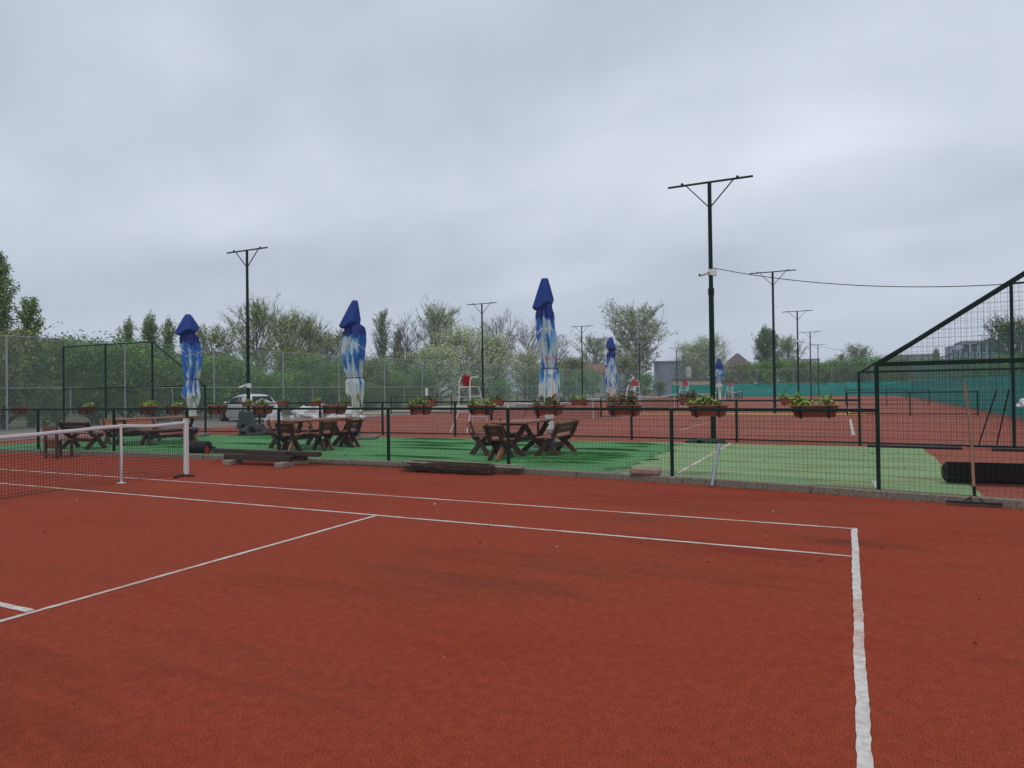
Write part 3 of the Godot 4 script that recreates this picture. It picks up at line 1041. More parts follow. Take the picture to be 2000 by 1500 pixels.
# ================================================================ scene
func _ready() -> void:
	rng.seed = 4711
	# ---- camera
	var cam := Camera3D.new()
	cam.name = "camera"
	add_child(cam)
	cam.transform = Transform3D(Basis(Vector3(0.898791, -0.013402, -0.438173), Vector3(0.016156, 0.999866, 0.002557), Vector3(0.43808, -0.009378, 0.898887)).orthonormalized(), Vector3(-0.0465, 1.5908, 8.462))
	cam.fov = 58.874
	cam.near = 0.05
	cam.far = 2000.0
	cam.current = true
	# ---- sky: an even overcast
	var env := Environment.new()
	env.background_mode = Environment.BG_SKY
	var pw := 1024
	var ph := 512
	var pano := Image.create(pw, ph, false, Image.FORMAT_RGB8)
	var n1 := noise(21, 0.55, 5)
	var n2 := noise(22, 0.16, 3)
	for y in ph:
		var el := PI * (0.5 - (y + 0.5) / ph)
		for x in pw:
			var az := TAU * ((x + 0.5) / pw - 0.5)
			var d := Vector3(sin(az) * cos(el), sin(el), -cos(az) * cos(el))
			var c := Color(0.725, 0.757, 0.808)
			if d.y > -0.02:
				var k := 1.0 / (maxf(d.y, 0.0) + 0.22)
				var p := Vector3(d.x * k, 0.0, d.z * k)
				var g := n1.get_noise_3d(p.x * 1.3, 0.3, p.z * 2.6) * 0.6 + n2.get_noise_3d(p.x * 2.4, 1.7, p.z * 4.0) * 0.7
				g += n1.get_noise_3dv(d * 5.0) * 0.5
				g *= clampf(d.y * 5.0, 0.15, 1.0)
				var s := 1.0 + g * 0.12
				c = Color((0.725 + 0.02 * g) * s, (0.757 + 0.01 * g) * s, 0.808 * s)
			pano.set_pixel(x, y, c)
	var psm := PanoramaSkyMaterial.new()
	psm.panorama = ImageTexture.create_from_image(pano)
	var sky := Sky.new()
	sky.sky_material = psm
	env.sky = sky
	env.tonemap_mode = Environment.TONE_MAPPER_LINEAR
	env.tonemap_exposure = 1.2
	env.sdfgi_enabled = true
	env.ssao_enabled = true
	env.ssil_enabled = true
	env.fog_enabled = true
	env.fog_density = 0.0008
	env.fog_light_color = Color(0.74, 0.78, 0.84)
	var we := WorldEnvironment.new()
	we.name = "world"
	we.environment = env
	add_child(we)
	# ---- veiled sun, very soft
	var sun := DirectionalLight3D.new()
	sun.name = "sun"
	sun.light_energy = 0.3
	sun.light_color = Color(1.0, 0.97, 0.93)
	sun.light_angular_distance = 25.0
	sun.shadow_enabled = true
	add_child(sun)
	sun.rotation_degrees = Vector3(-62, 25, 0)

	# ---- materials
	surf("clay", Color(0.13, 0.0185, 0.0075), Color(0.385, 0.070, 0.0325), 1.6, 0.017, 1.7, 0.97, 1.8, 3, 1024, 1.0, 0.05, 0.35)
	surf("clay_far", Color(0.22, 0.052, 0.027), Color(0.34, 0.083, 0.046), 2.4, 0.02, 0.9, 0.95, 1.5, 5, 512)
	surf("turf_new", Color(0.045, 0.18, 0.052), Color(0.105, 0.32, 0.105), 0.9, 0.04, 1.6, 0.85, 2.0, 8, 512)
	surf("turf_old", Color(0.16, 0.27, 0.105), Color(0.27, 0.41, 0.185), 0.9, 0.04, 1.5, 0.9, 2.0, 9, 512)
	surf("concrete", Color(0.10, 0.085, 0.065), Color(0.30, 0.265, 0.215), 0.8, 0.025, 1.1, 0.92, 2.5, 10, 512)
	surf("gravel", Color(0.16, 0.15, 0.13), Color(0.34, 0.32, 0.29), 2.0, 0.03, 1.6, 0.95, 3.0, 11, 512)
	surf("earth", Color(0.07, 0.075, 0.035), Color(0.16, 0.14, 0.08), 3.0, 0.02, 1.3, 0.95, 3.0, 12, 512)
	surf("sand", Color(0.34, 0.28, 0.18), Color(0.46, 0.39, 0.27), 2.0, 0.02, 0.9, 0.95, 2.0, 13, 256)
	surf("wood_top", Color(0.17, 0.055, 0.032), Color(0.36, 0.135, 0.085), 0.6, 0.02, 0.7, 0.6, 1.2, 14, 512, 6.0)
	surf("wood_dark", Color(0.03, 0.013, 0.009), Color(0.10, 0.038, 0.024), 0.6, 0.02, 0.7, 0.55, 1.2, 15, 512, 6.0)
	surf("wood_mid", Color(0.08, 0.03, 0.017), Color(0.19, 0.072, 0.042), 0.6, 0.02, 0.7, 0.6, 1.2, 16, 512, 6.0)
	surf("wood_light", Color(0.25, 0.09, 0.04), Color(0.42, 0.18, 0.09), 0.6, 0.02, 0.7, 0.6, 1.2, 17, 512, 6.0)
	surf("timber", Color(0.02, 0.014, 0.012), Color(0.07, 0.042, 0.034), 0.7, 0.02, 1.0, 0.75, 1.6, 18, 512, 5.0)
	surf("bark", Color(0.06, 0.05, 0.04), Color(0.15, 0.13, 0.11), 0.8, 0.03, 1.0, 0.95, 3.0, 19, 256)
	surf("bark_grey", Color(0.12, 0.11, 0.10), Color(0.24, 0.22, 0.2), 0.8, 0.03, 1.0, 0.95, 3.0, 20, 256)
	surf("teal", Color(0.006, 0.23, 0.19), Color(0.012, 0.31, 0.26), 1.6, 0.012, 0.4, 0.7, 0.8, 21, 256)
	surf("roof_tile", Color(0.09, 0.07, 0.07), Color(0.15, 0.115, 0.11), 2.0, 0.02, 0.8, 0.85, 1.0, 22, 256)
	surf("plaster", Color(0.42, 0.41, 0.38), Color(0.55, 0.54, 0.5), 3.0, 0.015, 0.5, 0.9, 0.5, 23, 256)
	surf("paint_line", Color(0.46, 0.42, 0.38), Color(0.74, 0.71, 0.67), 0.5, 0.03, 1.2, 0.9, 1.0, 24, 256)
	surf("fence", Color(0.006, 0.022, 0.016), Color(0.013, 0.036, 0.027), 0.5, 0.03, 0.8, 0.5, 0.4, 25, 256)
	M.clay.metallic_specular = 0.28
	M.fence.metallic_specular = 0.25
	M.fence.roughness = 0.6
	for k in ["teal"]: M[k].cull_mode = BaseMaterial3D.CULL_DISABLED; M[k].backlight = Color(0.3, 0.3, 0.3)
	mat("wire", Color(0.012, 0.022, 0.018), 0.6)
	mat("wire_green", Color(0.24, 0.37, 0.31), 0.6)
	mat("wire_teal", Color(0.12, 0.38, 0.32), 0.6)
	mat("galvanised", Color(0.30, 0.33, 0.34), 0.55, 0.3)
	mat("net", Color(0.008, 0.008, 0.009), 0.85)
	mat("band", Color(0.62, 0.61, 0.60), 0.85)
	mat("white_paint", Color(0.66, 0.65, 0.63), 0.6)
	mat("white_metal", Color(0.68, 0.68, 0.67), 0.5)
	mat("canvas", Color(0.62, 0.62, 0.58), 0.85)
	mat("navy", Color(0.005, 0.034, 0.21), 0.8)
	M.navy.cull_mode = BaseMaterial3D.CULL_DISABLED
	mat("terracotta", Color(0.27, 0.068, 0.04), 0.7)
	mat("terracotta2", Color(0.21, 0.055, 0.035), 0.75)
	mat("soil", Color(0.03, 0.02, 0.014), 0.95)
	mat("stem", Color(0.12, 0.10, 0.04), 0.8)
	mat("red_shell", Color(0.33, 0.008, 0.022), 0.4)
	M.red_shell.cull_mode = BaseMaterial3D.CULL_DISABLED
	mat("glass", Color(0.03, 0.04, 0.05), 0.1)
	var wood := [M.wood_top, M.wood_dark, M.wood_mid, M.wood_mid]
	var wood_b := [M.wood_top, M.wood_dark, M.wood_light, M.wood_mid]
	var wood_c := [M.wood_mid, M.wood_dark, M.wood_dark, M.wood_light]

	# ---- ground
	var g1 := noise(31, 0.5, 4)
	var g2 := noise(32, 0.12, 3)
	var g3 := noise(33, 3.0, 3)
	var stains := [[0.05, 0.75, 0.75, 0.22, 0.5], [1.25, 3.1, 0.4, 0.25, 0.62], [-1.9, 2.9, 0.5, 0.1, 0.75], [-13.0, -0.7, 0.4, 0.2, 0.5], [0.8, 1.35, 0.3, 0.12, 0.7], [1.9, 4.3, 0.5, 0.2, 0.8]]
	var clay_col := func(p: Vector3) -> Color:
		var s := 1.0 + 0.20 * g1.get_noise_2d(p.x * 0.55, p.z * 2.6) + 0.20 * g2.get_noise_2d(p.x, p.z * 1.7) + 0.10 * g3.get_noise_2d(p.x * 0.6, p.z * 1.5) + 0.13 * g3.get_noise_2d(p.x * 0.12 + p.z * 0.1, p.z * 2.6)
		var w := clampf(0.5 + g2.get_noise_2d(p.x * 2.0 + 50.0, p.z * 3.0) * 1.2, 0, 1)
		var c := Color(s, s * lerpf(0.9, 1.14, w), s * lerpf(0.86, 1.2, w))
		for st in stains:
			var q := Vector2((p.x - st[0]) / st[2], (p.z - st[1]) / st[3]).length() + g3.get_noise_2d(p.x * 2.0, p.z * 3.0) * 0.7 + g1.get_noise_2d(p.x * 3.0, p.z * 6.0) * 0.5
			if q < 1.0:
				var f: float = lerpf(st[4], 1.0, clampf(q, 0, 1))
				c = Color(c.r * f, c.g * lerpf(1.0, f, 0.35), c.b * lerpf(1.0, f, 0.35))
		return c
	var near := field(330, 320, func(u: float, v: float) -> Vector3:
		var x := lerpf(-26.0, 7.0, u)
		return Vector3(x, 0.0, lerpf(z_fence(x) + 0.02, 14.0, v * v * 0.4 + v * 0.6)), clay_col)
	ground("clay_court", near, M.clay)
	var far_c := func(p: Vector3) -> Color:
		var s := 1.0 + 0.16 * g1.get_noise_2d(p.x * 0.4, p.z * 1.2) + 0.16 * g2.get_noise_2d(p.x, p.z)
		return Color(s, s, s)
	ground("far_courts_ground", field(90, 160, func(u: float, v: float) -> Vector3:
		var x := lerpf(-26.3 + sin(v * 60.0) * 0.15, 6.9, u)
		return Vector3(x, T, lerpf(z_fence(x) - 0.06, -106.0, v * v * 0.6 + v * 0.4)), far_c), M.clay_far)
	ground("gravel_path", field(30, 120, func(u: float, v: float) -> Vector3:
		var z := lerpf(6.0, -107.0, v)
		return Vector3(lerpf(-36.0, -26.0, u), T - 0.012 + (0.0 if u < 1.0 else -0.02), z), far_c), M.gravel)
	ground("sand_strip", field(12, 40, func(u: float, v: float) -> Vector3:
		var z := lerpf(-30.0, -62.0, v)
		return Vector3(lerpf(-34.2, -29.5 + sin(v * 9.0) * 0.7, u), T + 0.0 + 0.22 * sin(PI * u) * sin(PI * v) + g1.get_noise_2d(u * 9.0, z) * 0.05 * sin(PI * u) * sin(PI * v), z), far_c), M.sand)
	var gp := MB.new()
	gp.quad(Vector3(-900, -0.05, 300), Vector3(900, -0.05, 300), Vector3(900, -0.05, -1200), Vector3(-900, -0.05, -1200))
	ground("open_ground", gp.mesh(), M.earth)

	# ---- kerb between the near court and the terrace
	var kerb := Node3D.new()
	kerb.name = "kerb"
	add_child(kerb)
	kerb.set_meta("kind", "structure")
	var kx := -26.0
	while kx < 6.5:
		var kl := 1.96
		var a := Vector3(kx + 0.006, 0, z_fence(kx) + 0.02)
		var b := Vector3(kx + kl - 0.006, 0, z_fence(kx + kl) + 0.02)
		var yo := rng.randf_range(-0.012, 0.008)
		var zo := rng.randf_range(-0.012, 0.012)
		var mb := MB.new()
		mb.bar(a + Vector3(0, 0.04 + yo, zo), b + Vector3(0, 0.04 + yo + rng.randf_range(-.006, .006), zo + rng.randf_range(-.01, .01)), 0.1, 0.15, 0.012)
		put("kerb_stone", mb.mesh(), M.concrete, kerb)
		kx += kl

	# ---- terrace carpets, rucked cloth lying on the clay
	var rk := noise(41, 0.9, 3)
	var ruck := func(p: Vector3, amp: float) -> float:
		var s := 0.0
		for f in [[-4.9, -5.6, 0.18, 2.6], [-5.2, -6.5, 0.10, 2.4], [-5.0, -7.6, -0.12, 2.2], [-9.5, -6.6, 0.08, 2.0], [-8.8, -8.4, 0.05, 2.5], [-15.6, -6.4, 0.1, 2.2], [-16.5, -8.3, -0.06, 2.4], [-4.4, -8.7, 0.25, 1.5], [-11.0, -8.2, -0.1, 2.0], [-16.5, -4.7, 0.05, 2.0], [-9.0, -4.6, 0.07, 1.9], [-5.3, -4.5, 0.12, 1.6], [-4.8, -6.0, 0.16, 2.2], [-5.6, -5.1, 0.1, 1.8], [-10.3, -7.4, 0.12, 1.5], [-17.8, -5.6, 0.08, 1.8], [-14.8, -4.4, 0.06, 1.5], [-8.6, -9.6, 0.04, 2.2], [-4.9, -9.5, -0.05, 1.2], [-18.5, -9.2, 0.05, 2.0], [-11.6, -9.5, 0.03, 1.6]]:
			var dx: float = p.x - f[0]
			if absf(dx) < f[3]:
				var dz: float = p.z - (f[1] - f[2] * dx - 0.1 * sin(dx * 1.4 + f[0]))
				var k: float = 1.0 - pow(dx / f[3], 2.0)
				s += k * exp(-dz * dz / 0.0009)
		return (minf(s, 1.3) + maxf(0.0, rk.get_noise_2d(p.x * 0.5, p.z * 1.6)) * 0.3) * amp
	var turf_c := func(p: Vector3) -> Color:
		var s := 1.0 + 0.22 * g1.get_noise_2d(p.x * 0.6, p.z * 1.6) + 0.2 * g2.get_noise_2d(p.x * 1.5, p.z * 2.0) + 0.12 * g3.get_noise_2d(p.x, p.z)
		return Color(s * 1.0, s, s)
	ground("green_carpet", field(260, 420, func(u: float, v: float) -> Vector3:
		var z := lerpf(-3.55, -10.35, v)
		var xr := lerpf(-3.75, -4.1, v) + 0.3 * g1.get_noise_2d(z * 1.5, 3.0) + 0.3 * g3.get_noise_2d(z * 1.6, 8.0) - 0.35 * absf(sin(v * 14.0)) * g1.get_noise_2d(z * 4.0, 20.0)
		var x := lerpf(-24.0, xr, u)
		z += (z_fence(x) + 3.45) * (1.0 - v) + (z_back(x) + 11.4) * v
		var p := Vector3(x, T + 0.014, z)
		var rg: float = ruck.call(p, clampf((1.0 - u) * 30.0, 0.3, 1.0) * clampf(v * 12.0, 0.0, 1.0) * clampf((1.0 - v) * 12.0, 0.0, 1.0))
		p.y += rg * 0.06                                           # the folds lean over towards the court
		p.z += rg * 0.075
		return p, turf_c), M.turf_new)
	var dirt := noise(44, 0.45, 4)
	ground("faded_carpet", field(120, 120, func(u: float, v: float) -> Vector3:
		var z := lerpf(-3.25, -10.55, v)
		var x := lerpf(lerpf(-5.8, -5.2, v), 1.62 + 0.02 * sin(v * 20.0), u)
		z += (z_fence(x) + 3.0) * (1.0 - v) * 0.9
		return Vector3(x, T + 0.006, z), func(p: Vector3) -> Color:
		var s := 1.0 + 0.16 * g1.get_noise_2d(p.x * 0.35, p.z * 2.4) + 0.12 * g2.get_noise_2d(p.x, p.z)
		var c := Color(s, s, s)
		var k := dirt.get_noise_2d(p.x * 0.8, p.z * 2.6)
		if k > 0.12: c = c.lerp(Color(1.15, 0.62, 0.62) * s * 0.9, clampf((k - 0.12) * 3.0, 0, 0.75))
		return c), M.turf_old)

	# ---- painted lines
	var lines := [[Vector2(-23.9, 0.0), Vector2(0.03, 0.0), 0.05, -0.10], [Vector2(-23.9, 1.37), Vector2(0.0, 1.37), 0.05, -0.06], [Vector2(-5.485, 1.36), Vector2(-5.42, 9.6), 0.05, 0.0], [Vector2(-11.8, 5.5), Vector2(-5.5, 5.485), 0.06, 0.0], [Vector2(0.035, -0.04), Vector2(-0.025, 11.0), 0.06, 0.0], [Vector2(-17.9, 1.37), Vector2(-17.9, 9.6), 0.05, 0.0]]
	for i in lines.size():
		var l: Array = lines[i]
		ground("court_line", line(l[0], l[1], l[2], 0.004, 60 + i, 0.004 if i != 4 else 0.0035, l[3]), M.paint_line)
	var far_lines := []
	for cz in [-14.97, -34.0, -53.0, -72.0]:
		far_lines.append_array([[Vector2(-23.5, cz), Vector2(0.2, cz), 0.05], [Vector2(-23.5, cz - 1.37), Vector2(0.2, cz - 1.37), 0.05], [Vector2(-23.5, cz - 9.6), Vector2(0.2, cz - 9.6), 0.05], [Vector2(-23.5, cz - 10.97), Vector2(0.2, cz - 10.97), 0.05], [Vector2(0.2, cz), Vector2(0.2, cz - 10.97), 0.1], [Vector2(-5.4, cz - 1.37), Vector2(-5.4, cz - 9.6), 0.05], [Vector2(-18.0, cz - 1.37), Vector2(-18.0, cz - 9.6), 0.05], [Vector2(-18.0, cz - 5.48), Vector2(-5.4, cz - 5.48), 0.05]])
	for i in far_lines.size():
		ground("court_line", line(far_lines[i][0], far_lines[i][1], far_lines[i][2], T + 0.004, 80 + i, 0.004), M.paint_line)
	for l in [[Vector2(-2.82, -10.7), Vector2(-2.72, -3.75), 0.06], [Vector2(-2.5, -4.25), Vector2(0.38, -4.1), 0.035], [Vector2(0.36, -3.75), Vector2(0.39, -2.95), 0.08]]:
		ground("carpet_line", line(l[0], l[1], l[2], T + 0.011, 120, 0.006), M.paint_line)

	near_fence()
	back_fence()
	outer_fences()
	terrace_things(wood, wood_b, wood_c)
	court_things()
	trees()
	town()
	litter()

# ---------------------------------------------------------------- fences
func near_fence() -> void:
	var o := thing("low_fence", "low dark green mesh fence along the kerb in front of the wooden tables", "fence")
	var xs := [-23.4, -20.4, -17.5, -14.9, -11.95, -8.85, -5.93, -2.68, 0.38]
	var pts := []
	var hs := []
	for x in xs:
		pts.append(Vector3(x, T - 0.01, z_fence(x) - 0.06))
		hs.append(1.19 if x < 0.0 else 1.86)
	for x in [3.42, 6.3]:
		pts.append(Vector3(x, T - 0.01, z_fence(x) - 0.06)); hs.append(3.85)
	fence_posts(o, pts, hs, 0.055)
	for i in pts.size() - 1:
		var a: Vector3 = pts[i]
		var b: Vector3 = pts[i + 1]
		var d := (b - a).normalized() * 0.03
		if i < 8:
			rail(o, a + Vector3(0, 1.175, 0) + d, b + Vector3(0, 1.175, 0) - d, 0.05)
			tag(put("mesh_panel", grid_panel(a, b, 1.15, 1.15, 0.03, 0.063, 0.107, 0.0022), M.wire, o), "", "", "", "stuff")
		else:
			rail(o, a + Vector3(0, 1.83, 0) + d, b + Vector3(0, 1.83, 0) - d, 0.06)
			rail(o, a + Vector3(0, hs[i] - 0.02, 0) + d, b + Vector3(0, hs[i + 1] - 0.02, 0) - d, 0.06)
			tag(put("mesh_panel", grid_panel(a, b, hs[i], hs[i + 1], 0.03, 0.063, 0.107, 0.0018), M.wire, o), "", "", "", "stuff")

func back_fence() -> void:
	var o := thing("low_fence", "dark green mesh fence along the far side of the terrace, tall at both ends", "fence")
	var xs := [-31.0, -28.3, -25.5, -22.6, -20.1, -17.4, -14.75, -11.86, -8.82, -5.75, -2.72, 0.30, 3.42, 6.3]
	var hs := [3.75, 3.75, 3.75, 1.92, 1.2, 1.2, 1.2, 1.2, 1.2, 1.2, 1.2, 1.9, 3.85, 3.85]
	var pts := []
	for x in xs: pts.append(Vector3(x, T - 0.02, z_back(x) if x > -23.0 else z_back(-22.6) + (-22.6 - x) * 0.05))
	fence_posts(o, pts, hs, 0.06)
	for i in pts.size() - 1:
		var a: Vector3 = pts[i]
		var b: Vector3 = pts[i + 1]
		var d := (b - a).normalized() * 0.03
		var ha: float = minf(hs[i], 1.2) if i >= 3 and i < 11 else hs[i]
		var hb: float = minf(hs[i + 1], 1.2) if i >= 3 and i < 11 else hs[i + 1]
		if i >= 3 and i < 11: hb = 1.2; ha = 1.2
		rail(o, a + Vector3(0, ha - 0.025, 0) + d, b + Vector3(0, hb - 0.025, 0) - d, 0.045)
		rail(o, a + Vector3(0, 0.1, 0) + d, b + Vector3(0, 0.1, 0) - d, 0.04)
		if i < 3 or i >= 11: rail(o, a + Vector3(0, 1.88, 0) + d, b + Vector3(0, 1.88, 0) - d, 0.045)
		tag(put("mesh_panel", grid_panel(a, b, ha, hb, 0.1, 0.063, 0.107, 0.0021), M.wire, o), "", "", "", "stuff")

func tall_fence(called: String, label: String, A: Vector3, B: Vector3, h: float, step: float, wire: Material, post: Material, low: bool, spacing := 0.12, wr := 0.003) -> Node3D:
	var o := thing(called, label, "fence")
	var l := A.distance_to(B)
	var k := int(l / step)
	var d := (B - A) / l
	for i in k + 1:
		var p := A + d * (l * i / k)
		var b := MB.new()
		b.rod(p, p + Vector3.UP * h, 0.045, 8)
		put("post", b.mesh(), post, o)
		if low and i < k:
			var q := p + d * (l * 0.5 / k)
			b = MB.new()
			b.rod(q, q + Vector3.UP * 2.0, 0.035, 8)
			put("post", b.mesh(), post, o)
	for y in ([2.0, h] if low else [h]):
		var b := MB.new()
		b.rod(A + Vector3.UP * y, B + Vector3.UP * y, 0.024, 6)
		put("rail", b.mesh(), post, o)
	tag(put("wire_netting", diamond(A, B, 0.05, h - 0.02, 0.1 if low else spacing, 0.003 if low else wr), wire, o), "", "", "", "stuff")
	return o

func screen(label: String, A: Vector3, B: Vector3, y0: float, y1: float, sd: int) -> void:
	var nz := noise(sd, 0.22, 4)
	var l := A.distance_to(B)
	var d := (B - A) / l
	var s := Vector3(-d.z, 0, d.x)
	var m := MB.new()
	m.grid(int(l * 3.0), 14, func(u: float, v: float) -> Vector3:
		var x := u * l
		var hang := 0.05 * absf(sin(x * PI / 3.0)) * v
		var ripple := nz.get_noise_2d(x * 2.2, v * 5.0) * 0.11 * (0.25 + v) + 0.03 * sin(x * 9.0 + nz.get_noise_1d(x) * 6.0) * v + 0.10 * maxf(0.0, nz.get_noise_2d(x * 6.0, v * 3.0 + 40.0)) * v * v
		return A + d * x + s * (0.08 + ripple) + Vector3.UP * (lerpf(y0, y1, v) + (hang if v > 0.9 else 0.0) * -1.0 + (0.06 * nz.get_noise_1d(x * 5.0) if v == 0.0 else 0.0)))
	tag(put("windbreak_screen", m.mesh(), M.teal), label, "screen")

func outer_fences() -> void:
	tall_fence("wire_fence", "tall galvanised wire netting fence in front of the green shrubs on the left", Vector3(-34.4, 0, 2.0), Vector3(-34.4, 0, -106.0), 4.4, 5.5, M.wire_green, M.galvanised, true)
	tall_fence("wire_fence", "wire netting fence above the teal screen at the far end of the courts", Vector3(-34.2, 0, -106.3), Vector3(9.2, 0, -106.3), 4.4, 5.4, M.wire_green, M.galvanised, false)
	tall_fence("wire_fence", "green netting fence rising above the teal screen on the right", Vector3(6.35, 0, -4.0), Vector3(9.2, 0, -106.0), 4.1, 3.0, M.wire_teal, mat("dull_post", Color(0.07, 0.09, 0.1), 0.6), false, 0.2, 0.0021)
	screen("teal windbreak screen hung across the far end of the courts", Vector3(-26.0, 0, -106.0), Vector3(9.0, 0, -106.0), 0.1, 2.15, 51)
	screen("teal windbreak screen running along the right side of the courts", Vector3(9.0, 0, -105.6), Vector3(6.3, 0, -4.2), 0.12, 2.05, 52)
	# low dividers between the far courts
	for i in 3:
		var z: float = [-30.6, -51.0, -72.0][i]
		for side in 2:
			var x0 := 0.1 if side == 0 else -28.5
			var x1 := 5.7 if side == 0 else -23.6
			var o := thing("court_divider", "%s black rail divider %s" % [["nearest", "middle", "farthest"][i], "on the right beside the teal screen" if side == 0 else "on the left of the far courts"], "fence", Vector3.ZERO, 0.0, "rail dividers between the far courts")
			var ps := []
			for q in 3: ps.append(Vector3(lerpf(x0, x1, q / 2.0), T - 0.01, z))
			fence_posts(o, ps, [1.2, 1.2, 1.2], 0.06)
			for q in 2:
				for y in [0.1, 1.17]:
					rail(o, ps[q] + Vector3(0.03, y, 0), ps[q + 1] + Vector3(-0.03, y, 0), 0.045)

# ---------------------------------------------------------------- terrace
func terrace_things(wood: Array, wood_b: Array, wood_c: Array) -> void:
	var G := "rustic wooden seats on the terrace"
	wooden_table(1.95, Vector3(-6.82, T + 0.02, -6.05), PI * 0.5 + 0.04, "brown wooden table in the middle of the terrace, in front of the tallest parasol", wood)
	wooden_seat("wooden_bench", 1.55, Vector3(-6.05, T + 0.02, -6.15), PI * 0.5 + 0.06, "wooden bench with dark slatted back right of the middle table", "bench", G, wood)
	wooden_seat("wooden_bench", 1.5, Vector3(-7.62, T + 0.02, -6.1), -PI * 0.5 - 0.1, "wooden bench with orange-brown back left of the middle table", "bench", G, wood_c)
	wooden_seat("wooden_chair", 0.5, Vector3(-6.8, T + 0.02, -4.75), -0.12, "wooden chair with its back to us at the near end of the middle table", "chair", G, wood_b)
	wooden_table(2.2, Vector3(-13.0, T + 0.02, -5.95), PI * 0.5 - 0.12, "brown wooden table with chairs left of the second parasol", wood)
	wooden_seat("wooden_bench", 1.6, Vector3(-13.95, T + 0.02, -6.1), -PI * 0.5 - 0.1, "wooden bench with orange back behind the table with three chairs", "bench", G, wood_c)
	wooden_seat("wooden_chair", 0.5, Vector3(-12.75, T + 0.02, -4.62), 0.35, "wooden chair with one orange leg at the near end of the table with three chairs", "chair", G, wood_b)
	wooden_seat("wooden_chair", 0.5, Vector3(-12.4, T + 0.02, -5.5), PI * 0.5 - 0.35, "middle one of the three wooden chairs at the second table", "chair", G, wood)
	wooden_seat("wooden_chair", 0.5, Vector3(-12.35, T + 0.02, -6.5), PI * 0.5 - 0.25, "rightmost of the three wooden chairs, nearest the second parasol", "chair", G, wood)
	wooden_table(2.6, Vector3(-19.6, T + 0.02, -5.9), PI * 0.5 - 0.2, "long wooden table behind the tennis net post on the left", wood)
	wooden_seat("wooden_bench", 1.7, Vector3(-20.7, T + 0.02, -5.9), -PI * 0.5 - 0.2, "wooden bench with orange back on the far side of the long left table", "bench", G, wood_c)
	wooden_seat("wooden_bench", 1.7, Vector3(-18.75, T + 0.02, -5.8), PI * 0.5 - 0.2, "backless wooden bench in front of the long left table", "bench", G, wood, false)
	wooden_seat("wooden_bench", 1.4, Vector3(-19.75, T + 0.02, -3.75), 0.0, "dark wooden bench behind the fence at the far left, seen over the net", "bench", G, [M.wood_top, M.wood_dark, M.wood_dark, M.wood_dark])
	# players' chair on the court side of the kerb, straight legs
	var o := thing("wooden_chair", "dark wooden chair on the near court against the kerb, behind the net", "chair", Vector3(-18.45, 0, -2.3), 0.1)
	for p in [Vector3(-.2, 0.22, -.2), Vector3(.2, 0.22, -.2), Vector3(-.2, 0.41, .2), Vector3(.2, 0.41, .2)]:
		var b := MB.new()
		b.box(p, Vector3(0.055, p.y * 2.0, 0.055), Basis(), 0.004)
		put("leg", b.mesh(), M.wood_dark, o)
	var b := MB.new()
	b.box(Vector3(0, 0.455, -0.015), Vector3(0.48, 0.03, 0.42), Basis(), 0.005)
	put("seat", b.mesh(), M.wood_mid, o)
	b = MB.new()
	b.box(Vector3(0, 0.73, 0.236), Vector3(0.5, 0.17, 0.016), Basis(), 0.004)
	put("backrest", b.mesh(), M.wood_mid, o)
	b = MB.new()
	b.box(Vector3(0, 0.09, 0.236), Vector3(0.5, 0.07, 0.016), Basis(), 0.004)
	put("foot_rail", b.mesh(), M.wood_mid, o)

	# parasols
	var pa := parasol_print(71, 0.02)
	var pb := parasol_print(72, 0.06)
	var pc := parasol_print(73, 0.30)
	var tall := parasol(Vector3(-7.13, T + 0.02, -8.35), 0.45, {"sd": 3, "lean": -0.1, "twist": 0.7, "cap": [0.54, 0.70, -0.05, 0.62], "prof": [[1.12, 0.22], [1.35, 0.26], [1.98, 0.26], [2.06, 0.19], [2.3, 0.22], [2.9, 0.29], [3.5, 0.27], [3.74, 0.23], [3.86, 0.12]], "sleeve": [0.45, 1.35, 0.12], "tie": 2.06, "tie_r": 0.24}, pa, "tallest furled blue and white parasol, behind the middle table")
	# red lettering printed on the folds
	for e in [["IZ", -0.05, 2.33, 0.292, -0.25], ["ZI", 0.15, 2.34, 0.268, 0.4]]:
		var tm := TextMesh.new()
		tm.text = e[0]
		var fo := SystemFont.new()
		fo.font_names = PackedStringArray(["Droid Sans"])
		fo.font_weight = 700
		tm.font = fo
		tm.font_size = 16
		tm.pixel_size = 0.0075
		tm.depth = 0.012
		var ti := put("lettering", tm, mat("print_red", Color(0.5, 0.025, 0.03), 0.7), tall)
		ti.position = Vector3(e[1], e[2], e[3])
		ti.rotation = Vector3(-0.1, e[4], 0.25)
	parasol(Vector3(-14.3, T + 0.02, -9.15), 0.5, {"sd": 5, "lean": 0.02, "twist": 0.5, "cap": [0.64, 0.76, -0.17, 0.74], "bx": 0.25, "prof": [[1.2, 0.2], [1.5, 0.27], [1.86, 0.28], [1.97, 0.22], [2.2, 0.27], [2.8, 0.34], [3.35, 0.34], [3.6, 0.3], [3.74, 0.14]], "sleeve": [0.62, 1.6, 0.13], "tie": 1.96, "tie_r": 0.25}, pb, "furled parasol with crooked blue hood beside the table with three chairs")
	parasol(Vector3(-21.2, T + 0.02, -8.6), 0.6, {"sd": 8, "lean": -0.12, "twist": 0.3, "cap": [0.78, 0.62, -0.03, 0.66], "prof": [[1.2, 0.2], [1.45, 0.29], [1.9, 0.24], [2.05, 0.21], [2.2, 0.26], [2.7, 0.3], [3.3, 0.29], [3.6, 0.27], [3.74, 0.14]], "sleeve": [0.7, 1.5, 0.14], "tie": 2.04, "tie_r": 0.24}, pc, "furled light blue parasol at the left end of the terrace")
